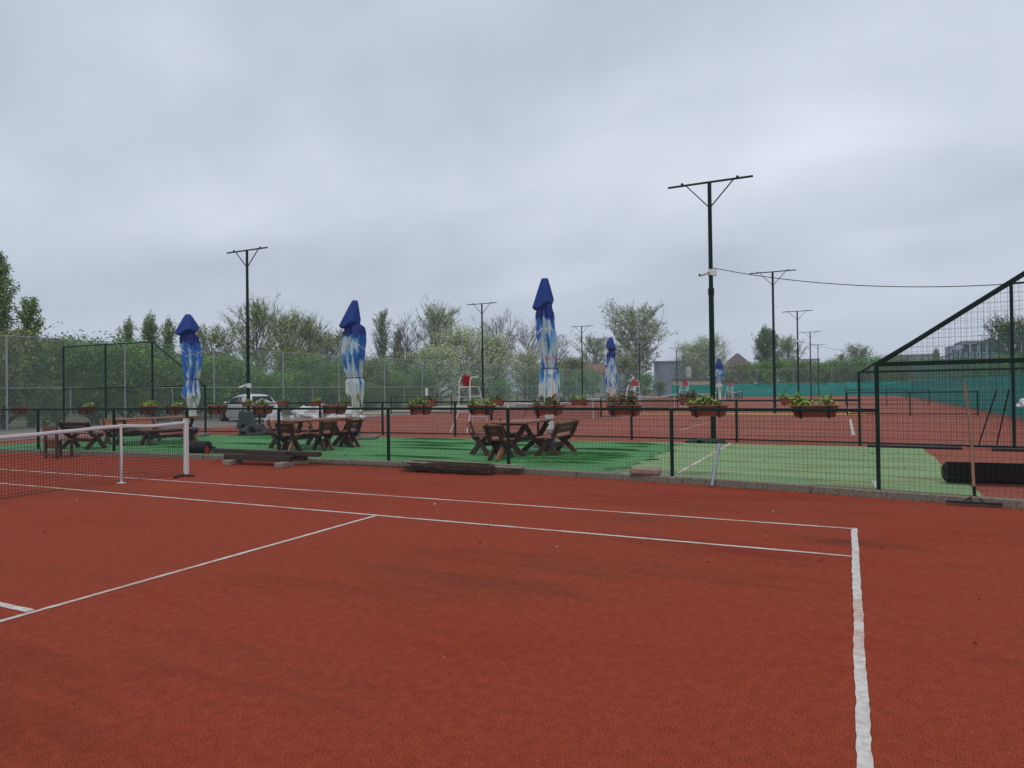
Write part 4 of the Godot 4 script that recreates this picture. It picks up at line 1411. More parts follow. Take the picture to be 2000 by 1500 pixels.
	parasol(Vector3(-11.6, T, -27.8), 0.4, {"sd": 12, "lean": 0.0, "twist": 0.6, "cap": [0.56, 0.6, 0.02, 0.72], "prof": [[1.1, 0.22], [1.3, 0.3], [1.9, 0.33], [2.4, 0.3], [3.2, 0.26], [3.5, 0.25], [3.66, 0.12]], "sleeve": [0.4, 1.3, 0.13], "tie": 1.7, "tie_r": 0.3}, pa, "furled parasol standing beyond the terrace between the second and third courts")
	parasol(Vector3(-10.2, T, -55.5), 0.2, {"sd": 14, "lean": 0.0, "twist": 0.6, "cap": [0.66, 0.66, 0.0, 0.6], "prof": [[1.3, 0.2], [1.6, 0.28], [2.0, 0.2], [2.4, 0.34], [3.0, 0.36], [3.4, 0.3], [3.56, 0.14]], "sleeve": [0.4, 1.5, 0.12], "tie": 2.0, "tie_r": 0.23}, pb, "farthest and smallest furled parasol, beside the main lamp mast")

	# flower boxes
	var gcol := [Color(0.22, 0.34, 0.05), Color(0.12, 0.22, 0.035), Color(0.30, 0.40, 0.09)]
	var bcol := [Color(0.09, 0.11, 0.035), Color(0.16, 0.09, 0.04), Color(0.12, 0.16, 0.05), Color(0.18, 0.12, 0.07)]
	var mcol := [Color(0.2, 0.3, 0.05), Color(0.10, 0.13, 0.04), Color(0.17, 0.1, 0.04), Color(0.26, 0.36, 0.08)]
	M["plants"] = [plant_mesh(1, 0.6, gcol, 230, 0.2), plant_mesh(2, 0.6, bcol, 300, 0.2), plant_mesh(3, 0.6, mcol, 270, 0.22), plant_mesh(4, 0.6, gcol, 180, 0.15), plant_mesh(5, 0.6, bcol, 150, 0.12), plant_mesh(6, 0.6, mcol, 8, 0.03), plant_mesh(7, 0.6, bcol, 460, 0.3)]
	var F := "flower boxes hung on the near fence"
	var near := [[-21.35, 0.5, 5, "empty terracotta flower box at the far left end of the near fence"], [-18.72, 0.52, 3, "flower box with low yellow-green plants above the net, second from the left"], [-16.45, 0.5, 0, "crooked flower box on the near fence left of the net post"], [-15.5, 0.5, 3, "flower box with pale leaves just left of the first parasol"], [-14.05, 0.5, 4, "flower box right of the first parasol with sparse leaves"],
		[-12.6, 0.55, 2, "flower box in front of the parked car on the near fence"], [-10.45, 0.6, 4, "bright flower box above the table with three chairs"], [-8.12, 0.5, 2, "small flower box midway between the second and third parasols"], [-6.62, 0.55, 0, "leafy green flower box in front of the nearest umpire chair"], [-5.12, 0.6, 1, "flower box with a pink bloom in front of the tallest parasol"], [-3.58, 0.6, 6, "flower box with tall brownish plants in front of the fourth parasol"], [-2.08, 0.62, 2, "flower box with green and brown plants in front of the main lamp mast"], [-0.45, 0.66, 0, "rightmost flower box of the near fence with bright green leaves"]]
	for e in near:
		flower_box(e[0], z_fence(e[0]) - 0.06 - 0.03, T + 1.19, e[1], -1.0, e[2], e[3], F, rng.randf_range(-.03, .03), e[2] == 1)
	F = "flower boxes hung on the back fence"
	var back := [[-20.5, 0.42, 3, "small flower box in front of the car window on the back fence"], [-18.9, 0.4, 4, "small flower box beside the first lamp mast on the back fence"], [-17.45, 0.46, 3, "small flower box right of the car tail on the back fence"], [-15.75, 0.46, 4, "small flower box behind the second parasol"], [-12.75, 0.5, 1, "small brown-leaved flower box midway along the back fence"], [-10.2, 0.5, 1, "flower box behind the leafy box near the umpire chair"], [-7.35, 0.55, 0, "flower box with low green leaves right of the tallest parasol"], [-4.0, 0.56, 6, "flower box with reddish leaves left of the main lamp mast on the back fence"], [-1.3, 0.56, 0, "rightmost flower box of the back fence with green leaves"]]
	for e in back:
		flower_box(e[0], z_back(e[0]) + 0.03, T + 1.18, e[1], 1.0, e[2], e[3], F, rng.randf_range(-.04, .04))
	var pot := flower_box(-21.0, -3.75, T + 0.17, 0.55, 1.0, 4, "flower box standing on the carpet behind the net at the far left", "")
	for c in pot.get_children():
		if str(c.name).begins_with("bracket"): c.free()
	pot.remove_meta("group")

func arc_points(c: Vector3, r: float, a0: float, a1: float, n: int) -> Array:
	var out := []
	for i in n + 1:
		var a := lerpf(a0, a1, float(i) / n)
		out.append(c + Vector3(0, cos(a) * r, sin(a) * r))
	return out

func lump(r: Vector3, sd: int, rough: float, nu := 28, nv := 12, flat := 0.0) -> ArrayMesh:   # irregular heap standing on y = 0
	var nz := noise(sd, 1.0, 4)
	var m := MB.new()
	m.grid(nu, nv, func(u: float, v: float) -> Vector3:
		var an := TAU * u
		var el := v * PI * 0.5
		var d := Vector3(cos(an) * cos(el), sin(el), sin(an) * cos(el))
		var k := 1.0 + nz.get_noise_3d(cos(an) * cos(el) * 1.6, d.y * 1.6, sin(an) * cos(el) * 1.6) * rough
		return Vector3(d.x * r.x * k, maxf(0.0, (d.y - flat) * r.y * k), d.z * r.z * k), true)
	# the winding of the dome looks inwards along u, turn it out
	for i in m.n.size():
		if m.n[i].dot(m.v[i] * Vector3(1, 0.6, 1) + Vector3(0, 0.001, 0)) < 0: m.n[i] = -m.n[i]
	for i in range(0, m.v.size(), 3):
		var f := (m.v[i + 2] - m.v[i]).cross(m.v[i + 1] - m.v[i])
		if f.dot(m.n[i]) < 0:
			var h := m.v[i + 1]; m.v[i + 1] = m.v[i + 2]; m.v[i + 2] = h
			var hn := m.n[i + 1]; m.n[i + 1] = m.n[i + 2]; m.n[i + 2] = hn
	return m.mesh()

func stone_mesh() -> ArrayMesh:
	var nz := noise(5, 5.0, 3)
	var m := MB.new()
	m.box(Vector3(0, 0.06, 0), Vector3(0.5, 0.125, 0.16), Basis(), 0.03)
	for i in m.v.size(): m.v[i] += Vector3(nz.get_noise_3dv(m.v[i] * 2.0), nz.get_noise_3dv(m.v[i] * 2.0 + Vector3(9, 0, 0)) * 0.6, nz.get_noise_3dv(m.v[i] * 2.0 + Vector3(0, 9, 0))) * 0.045
	return m.mesh()

func court_things() -> void:
	net(-11.885, -0.914, 11.884, 0.0, true, "near tennis net with white band and white post on the left")
	var words := ["second", "third", "fourth", "fifth"]
	var zs := [-14.97, -34.0, -53.0, -72.0]
	for i in 4:
		net(-11.9, zs[i] - 11.88, zs[i] + 0.914, T, false, "white banded net of the %s court counted from us" % words[i])
	umpire_chair(Vector3(-12.55, T, -13.6), -0.25, "nearest white umpire chair with red seat, left of the tallest parasol", M.white_metal)
	umpire_chair(Vector3(-11.9, T, -33.2), PI - 0.35, "second umpire chair with red seat, right of the fourth parasol", M.white_metal)
	umpire_chair(Vector3(-11.9, T, -48.4), PI - 0.1, "third umpire chair with red seat, left of the main lamp mast", M.white_metal)
	umpire_chair(Vector3(-11.9, T, -73.5), PI - 0.1, "farthest umpire chair with red seat, right of the main lamp mast", M.white_metal)
	var lz := [-13.0, -34.3, -54.9, -75.9, -97.3]
	var lw := ["first", "second", "third", "fourth", "fifth"]
	for i in 5:
		light_pole(Vector3(-23.2, T, lz[i]), 7.72, "%s lamp mast of the left row, counted from the nearest" % lw[i])
	var rz := [-11.75, -31.3, -53.2, -77.5, -104.0]
	for i in 5:
		light_pole(Vector3(-3.45, T, rz[i]), 7.45 if i == 0 else 7.8, "large nearest lamp mast carrying a white security camera" if i == 0 else "%s lamp mast of the right row, counted from the nearest" % lw[i])
	# security cameras
	for e in [[Vector3(-3.45, T + 4.82, -11.75), "white security camera on the nearest lamp mast"], [Vector3(-23.2, T + 1.85, -13.0), "small white security camera on the left lamp mast"], [Vector3(-3.45, T + 5.3, -53.2), "white security camera on the third lamp mast of the right row"]]:
		var o := thing("security_camera", e[1], "camera", e[0])
		var b := MB.new()
		b.box(Vector3(0.10, 0.02, 0.02), Vector3(0.13, 0.2, 0.1), Basis(), 0.015)
		put("junction_box", b.mesh(), M.white_metal, o)
		b = MB.new()
		b.tube([Vector3(-0.05, 0.06, 0.09), Vector3(-0.12, 0.0, 0.14), Vector3(-0.27, -0.05, 0.24)], [0.03, 0.05, 0.05], 10)
		put("camera_body", b.mesh(), M.white_paint, o)
		b = MB.new()
		b.tube([Vector3(-0.27, -0.05, 0.24), Vector3(-0.285, -0.055, 0.25)], [0.038, 0.036], 10)
		put("lens", b.mesh(), mat("lens", Color(0.01, 0.01, 0.01), 0.2), o)
		b = MB.new()
		b.tube([Vector3(0, -0.05, 0), Vector3(0, 0.12, 0)], [0.09, 0.09], 12, false)
		b.box(Vector3(-0.03, 0.05, 0.08), Vector3(0.05, 0.05, 0.06))
		put("clamp", b.mesh(), M.white_paint, o)
	var wb := MB.new()
	wb.box(Vector3(0, 0.1, 0), Vector3(0.17, 0.2, 0.12), Basis(), 0.02)
	var wbx := put("junction_box", wb.mesh(), M.white_metal)
	wbx.position = Vector3(-23.3, T + 1.17, -12.86)
	tag(wbx, "white box fixed low on the left lamp mast above the car", "box")
	cable(Vector3(-3.4, T + 4.98, -11.7), Vector3(3.4, T + 3.8, -10.5), 0.25, "black cable from the main lamp mast to the tall fence corner")
	cable(Vector3(-3.4, T + 5.35, -53.2), Vector3(6.9, T + 3.6, -50.0), 0.5, "thin far cable from the third lamp mast to the right fence")

	# timber beams on blocks
	var wood2 := [[-13.42, -10.28, 0.27, -2.95, 0.10, "topmost long dark timber beam lying on the stack"], [-12.75, -10.85, 0.175, -2.7, 0.13, "thick dark timber beam in the middle of the stack"], [-12.95, -10.7, 0.18, -2.98, 0.12, "dark timber beam at the back of the stack"], [-12.1, -11.0, 0.285, -2.74, 0.1, "short dark timber beam at the front of the stack"]]
	for e in wood2:
		var b := MB.new()
		b.bar(Vector3(e[0], e[2], e[3] + 0.05), Vector3(e[1], e[2] - 0.01, e[3] - 0.02), 0.15, e[4], 0.008)
		tag(put("timber_beam", b.mesh(), M.timber), e[5], "beam", "dark timber beams beside the kerb")
	for e in [[-12.5, "left"], [-10.95, "right"]]:
		var b := MB.new()
		b.box(Vector3(e[0], 0.055, -2.62), Vector3(0.22, 0.11, 0.42), Basis(Vector3.UP, 0.1), 0.012)
		tag(put("support_block", b.mesh(), surf("pale_wood", Color(0.17, 0.14, 0.11), Color(0.32, 0.27, 0.22), 0.5, 0.02, 0.9, 0.9, 1.5, 90, 256)), "pale wooden block under the %s end of the timber beams" % e[0], "block", "blocks under the timber beams")
	# bundle of brushwood and netting
	var r := RandomNumberGenerator.new()
	r.seed = 77
	var o := thing("brushwood_bundle", "rolled bundle of brown brushwood and netting lying against the kerb", "bundle", Vector3(-7.05, 0, -2.92))
	var b1 := MB.new()
	for i in 420:
		var a := r.randf() * TAU
		var rr := sqrt(r.randf()) * 0.11
		var x := r.randf_range(-1.0, 0.55)
		var L := r.randf_range(0.4, 0.9)
		var taper := 1.0
		var p := Vector3(x, 0.11 + sin(a) * rr * 0.95, cos(a) * rr * 1.5)
		var q := Vector3(minf(x + L, 1.05), 0.11 + sin(a + r.randf_range(-.3, .3)) * rr * 0.9 * taper, cos(a + r.randf_range(-.3, .3)) * rr * 1.4)
		b1.col = Color.WHITE * r.randf_range(0.5, 1.5)
		b1.wire(p, q, r.randf_range(0.004, 0.009))
	tag(put("twigs", b1.mesh(), surf("twig", Color(0.08, 0.055, 0.042), Color(0.22, 0.16, 0.125), 0.4, 0.03, 1.0, 0.9, 0.0, 91, 128), o), "", "", "", "stuff")
	b1 = MB.new()
	for i in 260:
		var x := r.randf_range(-0.95, 0.9)
		var y := r.randf_range(0.012, 0.13)
		var z := 0.13 + r.randf_range(-.05, .12) * (1.0 - y * 4.0)
		var p := Vector3(x, y, z)
		b1.wire(p, p + Vector3(r.randf_range(-.2, .2), r.randf_range(-.03, .03) if y > 0.05 else 0.0, r.randf_range(-.05, .05)), 0.003)
	tag(put("loose_netting", b1.mesh(), mat("old_net", Color(0.02, 0.017, 0.015), 0.9), o), "", "", "", "stuff")
	for i in 2:
		b1 = MB.new()
		b1.bar(Vector3(-0.95, 0.235 - i * 0.04, -0.05 + i * 0.13), Vector3(1.55, 0.16 - i * 0.03, -0.28 + i * 0.1), 0.1, 0.022, 0.003)
		put("board", b1.mesh(), surf("pale_wood", Color.BLACK, Color.BLACK, 1, 1, 1, 1, 1), o)
	# stone, pipe
	var st := put("stone_block", stone_mesh(), surf("stone", Color(0.22, 0.16, 0.12), Color(0.40, 0.30, 0.23), 0.5, 0.02, 1.0, 0.95, 2.5, 92, 256))
	st.position = Vector3(-3.13, 0.115, -3.05)
	tag(st, "rough brownish stone lying on the kerb", "stone")
	var pi := MB.new()
	pi.tube([Vector3(-1.97, 0.02, -2.75), Vector3(-1.88, 0.68, -2.965)], [0.026, 0.026], 12)
	tag(put("metal_pipe", pi.mesh(), mat("pipe", Color(0.33, 0.36, 0.42), 0.4, 0.5)), "grey metal pipe leaning against the near fence", "pipe")
	# rake leaning on the tall fence
	o = thing("rake", "wooden-handled rake leaning against the tall mesh fence on the right", "rake", Vector3(1.45, 0, -2.2))
	b1 = MB.new()
	b1.tube([Vector3(0.03, 0.2, -0.12), Vector3(0.02, 0.9, -0.17), Vector3(-0.04, 1.62, -0.205)], [0.019, 0.018, 0.016], 10)
	put("handle", b1.mesh(), surf("rake_wood", Color(0.26, 0.14, 0.085), Color(0.40, 0.235, 0.15), 0.4, 0.02, 0.8, 0.7, 1.0, 93, 256), o)
	b1 = MB.new()
	b1.tube([Vector3(0.033, 0.24, -0.118), Vector3(0.035, 0.12, -0.1)], [0.024, 0.02], 8)
	for s in [-1.0, 1.0]: b1.rod(Vector3(0.035, 0.13, -0.1), Vector3(s * 0.12, 0.05, 0.05), 0.008, 6)
	put("socket", b1.mesh(), M.net, o)
	b1 = MB.new()
	b1.box(Vector3(0, 0.05, 0.07), Vector3(0.62, 0.03, 0.022), Basis(Vector3.UP, -0.04), 0.003)
	put("head", b1.mesh(), mat("rake_head", Color(0.03, 0.03, 0.032), 0.35, 0.5), o)
	b1 = MB.new()
	for i in 32:
		var x := lerpf(-0.3, 0.3, i / 31.0)
		b1.bar(Vector3(x, 0.037, 0.07 + x * 0.04), Vector3(x, 0.001, 0.085 + x * 0.04), 0.007, 0.007)
	tag(put("tines", b1.mesh(), M.net, o), "", "", "", "stuff")
	# roll of welded mesh behind the fence
	o = thing("mesh_roll", "roll of dark wire mesh lying on the clay behind the tall fence on the right", "roll of mesh", Vector3(1.3, T, -3.85), 0.05)
	b1 = MB.new()
	for ring in 5:
		var rr := 0.1 + ring * 0.014
		for k in 26:
			var a := TAU * k / 26 + ring * 0.1
			var p := Vector3(ring * 0.012, 0.18 + sin(a) * rr, cos(a) * rr)
			b1.wire(p, p + Vector3(1.9, 0, 0), 0.0042)
		for k in 26:
			var x := k * 0.075 + ring * 0.012
			var pv := Vector3.ZERO
			for q in 17:
				var a := TAU * q / 16
				var p := Vector3(x, 0.18 + sin(a) * rr, cos(a) * rr)
				if q > 0: b1.wire(pv, p, 0.0042)
				pv = p
	tag(put("wire_layers", b1.mesh(), mat("black_wire", Color(0.012, 0.014, 0.014), 0.6), o), "", "", "", "stuff")
	# drag brushes beyond the back fence
	for e in [[2.86, -11.25, 0.30, "left one of the two dark drag brushes leaning on the tall back fence"], [3.22, -11.25, 0.17, "right one of the two dark drag brushes leaning on the tall back fence"]]:
		o = thing("drag_brush", e[3], "brush", Vector3(e[0], T, e[1]), 0.0, "drag brushes at the back fence")
		b1 = MB.new()
		b1.tube([Vector3(0, 0.06, 0), Vector3(e[2], 1.38, 0.5)], [0.016, 0.016], 8)
		put("handle", b1.mesh(), M.net, o)
		b1 = MB.new()
		b1.box(Vector3(-0.02, 0.045, 0), Vector3(0.46, 0.03, 0.08), Basis(), 0.005)
		put("head", b1.mesh(), surf("pale_wood", Color.BLACK, Color.BLACK, 1, 1, 1, 1, 1), o)
		b1 = MB.new()
		b1.box(Vector3(-0.02, 0.015, 0), Vector3(0.44, 0.03, 0.05))
		put("bristles", b1.mesh(), M.net, o)
	for e in [[0.45, 2.4, -10.45, "long black tube lying along the foot of the back fence on the right"], [2.95, 5.4, -10.2, "short black tube at the right edge behind the tall fence post"]]:
		b1 = MB.new()
		b1.tube([Vector3(e[0], T + 0.04, e[2]), Vector3((e[0] + e[1]) * 0.5, T + 0.04, e[2] + 0.05), Vector3(e[1], T + 0.04, e[2] + 0.1)], [0.04, 0.036, 0.04], 10)
		tag(put("black_tube", b1.mesh(), mat("tube", Color(0.015, 0.018, 0.02), 0.6)), e[3], "tube")
	b1 = MB.new()
	var hose := []
	var hr := []
	for i in 40:
		var t := i / 39.0
		hose.append(Vector3(lerpf(-12.6, 1.0, t), T + 0.03, -31.0 + 0.12 * sin(t * 9.0)))
		hr.append(0.04)
	b1.tube(hose, hr, 6)
	tag(put("yellow_hose", b1.mesh(), mat("yellow", Color(0.75, 0.52, 0.16), 0.6)), "long yellow hose lying across the clay between the far courts", "hose")
	var md := put("tarpaulin", lump(Vector3(0.55, 0.1, 0.28), 31, 0.5, 26, 8), mat("dark_green", Color(0.012, 0.03, 0.02), 0.75))
	md.position = Vector3(-3.5, T + 0.015, -10.75)
	tag(md, "dark green tarpaulin crumpled round the foot of the main lamp mast", "tarpaulin")
	# barrel, bottle
	o = thing("rubber_roller", "black ribbed roller lying behind the white net post", "roller", Vector3(-15.05, T, -3.8), 0.25)
	b1 = MB.new()
	b1.tube([Vector3(-0.3, 0.16, 0), Vector3(-0.28, 0.16, 0), Vector3(0.28, 0.16, 0), Vector3(0.3, 0.16, 0)], [0.13, 0.155, 0.155, 0.13], 20)
	put("drum", b1.mesh(), mat("rubber", Color(0.012, 0.012, 0.013), 0.7), o)
	for k in 6:
		b1 = MB.new()
		b1.tube([Vector3(-0.25 + k * 0.1, 0.16, 0), Vector3(-0.22 + k * 0.1, 0.16, 0)], [0.163, 0.163], 20)
		put("rib", b1.mesh(), mat("rubber", Color.BLACK), o)
	b1 = MB.new()
	b1.tube([Vector3(0.3, 0.16, 0), Vector3(0.5, 0.16, 0.05), Vector3(0.6, 0.03, 0.12)], [0.03, 0.03, 0.03], 8)
	put("shaft", b1.mesh(), mat("rubber", Color.BLACK), o)
	b1 = MB.new()
	b1.tube([Vector3(0, 0, 0), Vector3(0, 0.14, 0), Vector3(0, 0.17, 0), Vector3(0, 0.18, 0), Vector3(0, 0.22, 0)], [0.05, 0.05, 0.03, 0.025, 0.025], 12)
	var bo := put("red_bottle", b1.mesh(), mat("bottle_red", Color(0.45, 0.02, 0.02), 0.35))
	bo.position = Vector3(-14.5, T, -3.6)
	tag(bo, "small red bottle beside the black roller near the net post", "bottle")
	# net post foot winding gear, straps
	b1 = MB.new()
	b1.rod(Vector3(-11.75, 0.02, -0.75), Vector3(-11.5, 0.02, -0.35), 0.025, 8)
	b1.rod(Vector3(-11.75, 0.02, -0.62), Vector3(-11.4, 0.02, -0.7), 0.02, 8)
	tag(put("net_crank", b1.mesh(), mat("rubber", Color.BLACK)), "dark crank rods lying at the foot of the white net post", "crank")

	car(Vector3(-30.1, T - 0.01, -19.3), 0.33 * -1.0)
	# wheelbarrow tipped against the first mast
	o = thing("wheelbarrow", "dark green wheelbarrow standing on end against the first left lamp mast", "wheelbarrow", Vector3(-21.9, T, -11.75), 0.3)
	b1 = MB.new()
	var wa := [Vector3(-.36, 0.12, .28), Vector3(.36, 0.12, .28), Vector3(.36, 0.12, -.16), Vector3(-.36, 0.12, -.16)]
	var wt := [Vector3(-.22, 0.78, .16), Vector3(.22, 0.78, .16), Vector3(.22, 0.82, -.04), Vector3(-.22, 0.82, -.04)]
	for i in 4: b1.quad(wa[i], wa[(i + 1) % 4], wt[(i + 1) % 4], wt[i])
	b1.quad(wt[0], wt[1], wt[2], wt[3]); b1.quad(wa[3], wa[2], wa[1], wa[0])
	put("tub", b1.mesh(), mat("barrow_green", Color(0.02, 0.055, 0.04), 0.5), o)
	for s in [-1.0, 1.0]:
		b1 = MB.new()
		b1.tube([Vector3(s * 0.26, 0.0, -0.1), Vector3(s * 0.24, 0.75, -0.14), Vector3(s * 0.26, 1.15, -0.05), Vector3(s * 0.3, 1.2, 0.35)], [0.018, 0.018, 0.018, 0.02], 8)
		put("handle", b1.mesh(), mat("rubber", Color.BLACK), o)
	b1 = MB.new()
	b1.tube([Vector3(-0.04, 0.17, 0.42), Vector3(0.04, 0.17, 0.42)], [0.17, 0.17], 16)
	put("wheel", b1.mesh(), mat("rubber", Color.BLACK), o)
	for e in [["tarpaulin", Vector3(0.62, 0.3, 0.5), Vector3(-19.6, T + 0.015, -10.05), "black", "black tarpaulin heaped on the carpet right of the wheelbarrow", "tarpaulin", 41],
			["white_sack", Vector3(0.36, 0.95, 0.26), Vector3(-20.7, T, -12.0), "white", "white plastic sheet standing behind the back fence beside the wheelbarrow", "sheet", 42],
			["white_sheet_pile", Vector3(1.45, 0.8, 0.9), Vector3(-27.3, T - 0.012, -21.6), "white", "large crumpled pile of white plastic sheeting on the gravel beside the car", "pile", 43],
			["white_sheet_pile", Vector3(1.3, 0.66, 0.7), Vector3(-25.75, T, -22.2), "white", "smaller right lobe of white plastic sheeting beyond the second table", "pile", 44]]:
		var lm := put(e[0], lump(e[1], e[6], 0.7, 36, 14), mat("sheet_" + e[3], Color(0.66, 0.67, 0.69) if e[3] == "white" else Color(0.02, 0.02, 0.023), 0.55))
		lm.position = e[2]
		tag(lm, e[4], e[5])
	# notice on the wire fence, A-frame stand, bundle at the right edge
	b1 = MB.new()
	b1.box(Vector3(-34.3, 1.55, -44.0), Vector3(0.02, 0.72, 0.46))
	tag(put("notice_board", b1.mesh(), M.white_paint), "blank white notice fixed to the wire fence beyond the courts", "sign")
	o = thing("folding_stand", "thin black and white A-shaped stand on the clay behind the middle table", "stand", Vector3(-13.0, T, -20.6), 0.4)
	for s in [-1.0, 1.0]:
		b1 = MB.new()
		b1.tube([Vector3(s * 0.75, 0, 0.1 * s), Vector3(s * 0.16, 0.98, 0), Vector3(s * 0.04, 1.1, 0)], [0.016, 0.016, 0.016], 6)
		put("leg", b1.mesh(), M.white_metal if s > 0 else M.net, o)
	b1 = MB.new()
	b1.rod(Vector3(-0.06, 1.1, 0), Vector3(0.06, 1.1, 0), 0.02, 6)
	put("hinge", b1.mesh(), M.net, o)
	var bu := put("hanging_rag", lump(Vector3(0.16, 0.16, 0.1), 61, 0.6, 20, 10), mat("sheet_white", Color.WHITE))
	bu.position = Vector3(3.64, T + 1.0, -10.42)
	tag(bu, "small white and grey bundle hanging at the right edge behind the tall post", "bundle")

# ---------------------------------------------------------------- vegetation
func trees() -> void:
	var G := [Color(0.085, 0.145, 0.03), Color(0.11, 0.175, 0.038), Color(0.06, 0.11, 0.025)]
	var G2 := [Color(0.11, 0.205, 0.035), Color(0.13, 0.23, 0.045), Color(0.08, 0.16, 0.03)]
	var OL := [Color(0.12, 0.14, 0.045), Color(0.15, 0.18, 0.055), Color(0.09, 0.12, 0.04)]
	var PA := [Color(0.27, 0.34, 0.16), Color(0.34, 0.40, 0.22), Color(0.21, 0.28, 0.12), Color(0.42, 0.46, 0.31)]
	var PO := [Color(0.11, 0.175, 0.055), Color(0.14, 0.21, 0.07), Color(0.09, 0.14, 0.045)]
	var bush := {"h": 4.4, "r": 1.9, "trunk": 0.03, "limbs": 60, "subs": 8, "leaves": 17, "ls": 0.14, "up": 0.6, "shape": "bush", "cols": G, "puff": 0.32, "tr": 0.06}
	var poplar := {"h": 9.5, "r": 1.25, "trunk": 0.12, "limbs": 90, "subs": 7, "leaves": 11, "ls": 0.17, "up": 2.2, "shape": "column", "cols": PO, "puff": 0.16, "spread": 0.6}
	var roundt := {"h": 8.0, "r": 2.6, "trunk": 0.22, "limbs": 60, "subs": 9, "leaves": 14, "ls": 0.19, "up": 0.7, "shape": "round", "cols": OL, "puff": 0.3}
	var pale := {"h": 8.0, "r": 3.1, "trunk": 0.06, "limbs": 80, "subs": 10, "leaves": 14, "ls": 0.19, "up": 0.7, "shape": "bush", "cols": PA, "puff": 0.35}
	var sparse := {"h": 9.0, "r": 2.0, "trunk": 0.18, "limbs": 60, "subs": 9, "leaves": 15, "ls": 0.15, "up": 1.5, "shape": "vase", "cols": [Color(0.20, 0.28, 0.10), Color(0.27, 0.33, 0.15), Color(0.16, 0.23, 0.08)], "puff": 0.16, "twig": 0.012, "twigs": 3, "spread": 0.7}
	var bare := {"h": 9.3, "r": 2.4, "trunk": 0.22, "limbs": 36, "subs": 8, "leaves": 4, "ls": 0.1, "up": 1.0, "shape": "round", "cols": OL, "twig": 0.012, "twigs": 5}
	var big := {"h": 16.4, "r": 4.9, "trunk": 0.2, "limbs": 70, "subs": 11, "leaves": 10, "ls": 0.42, "up": 0.8, "shape": "round", "cols": PA, "puff": 0.35, "twig": 0.03, "twigs": 3}
	var S := "green shrubs behind the wire fence"
	# --- named trees
	var lp := poplar.duplicate(); lp.merge({"h": 9.9, "r": 0.72, "limbs": 130, "leaves": 14, "up": 2.4, "ls": 0.12, "sublen": 0.7}, true)
	make_tree("poplar_tree", 101, lp, M.bark, "tall dark poplar cut by the left edge of the picture", "tree", "", Vector3(-40, 0, -12.0))
	lp = poplar.duplicate(); lp.merge({"h": 7.2, "r": 0.8, "limbs": 80, "leaves": 11, "lz": 0.35, "up": 1.9, "ls": 0.12, "sublen": 0.7}, true)
	make_tree("poplar_tree", 102, lp, M.bark, "wind-blown poplar beside the tall one at the left edge", "tree", "", Vector3(-38.9, 0, -12.9))
	var pop := make_tree("poplar_tree", 103, poplar, M.bark, "tallest of the three slim poplars behind the first parasol", "tree", "", Vector3(-61.9, 0, -36.7))
	var q := copy(pop, Vector3(-61.9, 0, -34.4), 1.1, "left one of the three slim poplars behind the first parasol"); q.scale = Vector3(0.75, 0.93, 0.75)
	q = copy(pop, Vector3(-61.9, 0, -38.6), 2.3, "right one of the three slim poplars behind the first parasol"); q.scale = Vector3(0.8, 0.97, 0.8)
	var lp2 := poplar.duplicate(); lp2.merge({"h": 12.0, "r": 1.4, "cols": [Color(0.12, 0.16, 0.07), Color(0.16, 0.2, 0.09)], "leaves": 8}, true)
	var pop2 := make_tree("poplar_tree", 104, lp2, M.bark_grey, "slim pale poplar just right of the second parasol", "tree", "", Vector3(-51.8, 0, -60.8))
	q = copy(pop2, Vector3(-51.9, 0, -64.0), 1.9, "shorter pale poplar next to the slim one right of the second parasol"); q.scale = Vector3(0.8, 0.82, 0.8)
	var rt := make_tree("round_tree", 105, roundt, M.bark, "round olive tree right of the first parasol, far behind", "tree", "", Vector3(-59.9, 0, -42.3))
	q = copy(rt, Vector3(-59.9, 0, -60.1), 2.0, "round tree left of the second parasol, far behind"); q.scale = Vector3(1, 1.08, 1)
	var rp := roundt.duplicate(); rp.merge({"h": 13.2, "r": 4.6, "ls": 0.3, "cols": [Color(0.12, 0.16, 0.06), Color(0.1, 0.14, 0.05), Color(0.16, 0.18, 0.09)]}, true)
	make_tree("round_tree", 106, rp, M.bark, "pale round tree left of the fourth parasol", "tree", "", Vector3(-54.8, 0, -150))
	var sp := make_tree("budding_tree", 107, sparse, M.bark_grey, "tall budding tree right of the first left lamp mast", "tree", "", Vector3(-47.9, 0, -36.9))
	q = copy(sp, Vector3(-47.9, 0, -40.7), 1.3, "middle one of the three budding trees left of the second parasol"); q.scale = Vector3(0.95, 0.94, 0.95)
	q = copy(sp, Vector3(-47.9, 0, -43.6), 3.0, "rightmost of the three budding trees left of the second parasol"); q.scale = Vector3(0.85, 0.92, 0.85)
	q = copy(sp, Vector3(-45.8, 0, -64.4), 4.1, "tall thin budding tree rising above the blossoming trees"); q.scale = Vector3(1.2, 1.24, 1.2)
	q = copy(sp, Vector3(-8.8, 0, -122), 2.1, "pale budding tree right of the second mast of the right row"); q.scale = Vector3(1.1, 1.05, 1.1)
	var br := make_tree("bare_tree", 108, bare, M.bark, "bare purplish tree right of the slim pale poplar", "tree", "", Vector3(-47.9, 0, -60.6))
	q = copy(br, Vector3(-45.8, 0, -80.6), 1.0, "bare tree right of the second left lamp mast"); q.scale = Vector3.ONE * 1.22
	q = copy(br, Vector3(-45.8, 0, -92), 2.2, "bare tree just left of the tallest parasol"); q.scale = Vector3.ONE * 1.2
	q = copy(br, Vector3(-47.8, 0, -108), 3.7, "bare tree just right of the tallest parasol"); q.scale = Vector3.ONE * 1.2
	var pl := make_tree("blossoming_tree", 109, pale, M.bark_grey, "broad pale blossoming tree left of the second left lamp mast", "tree", "", Vector3(-40.9, 0, -61.6))
	pl.scale = Vector3(1.15, 1.06, 1.15)
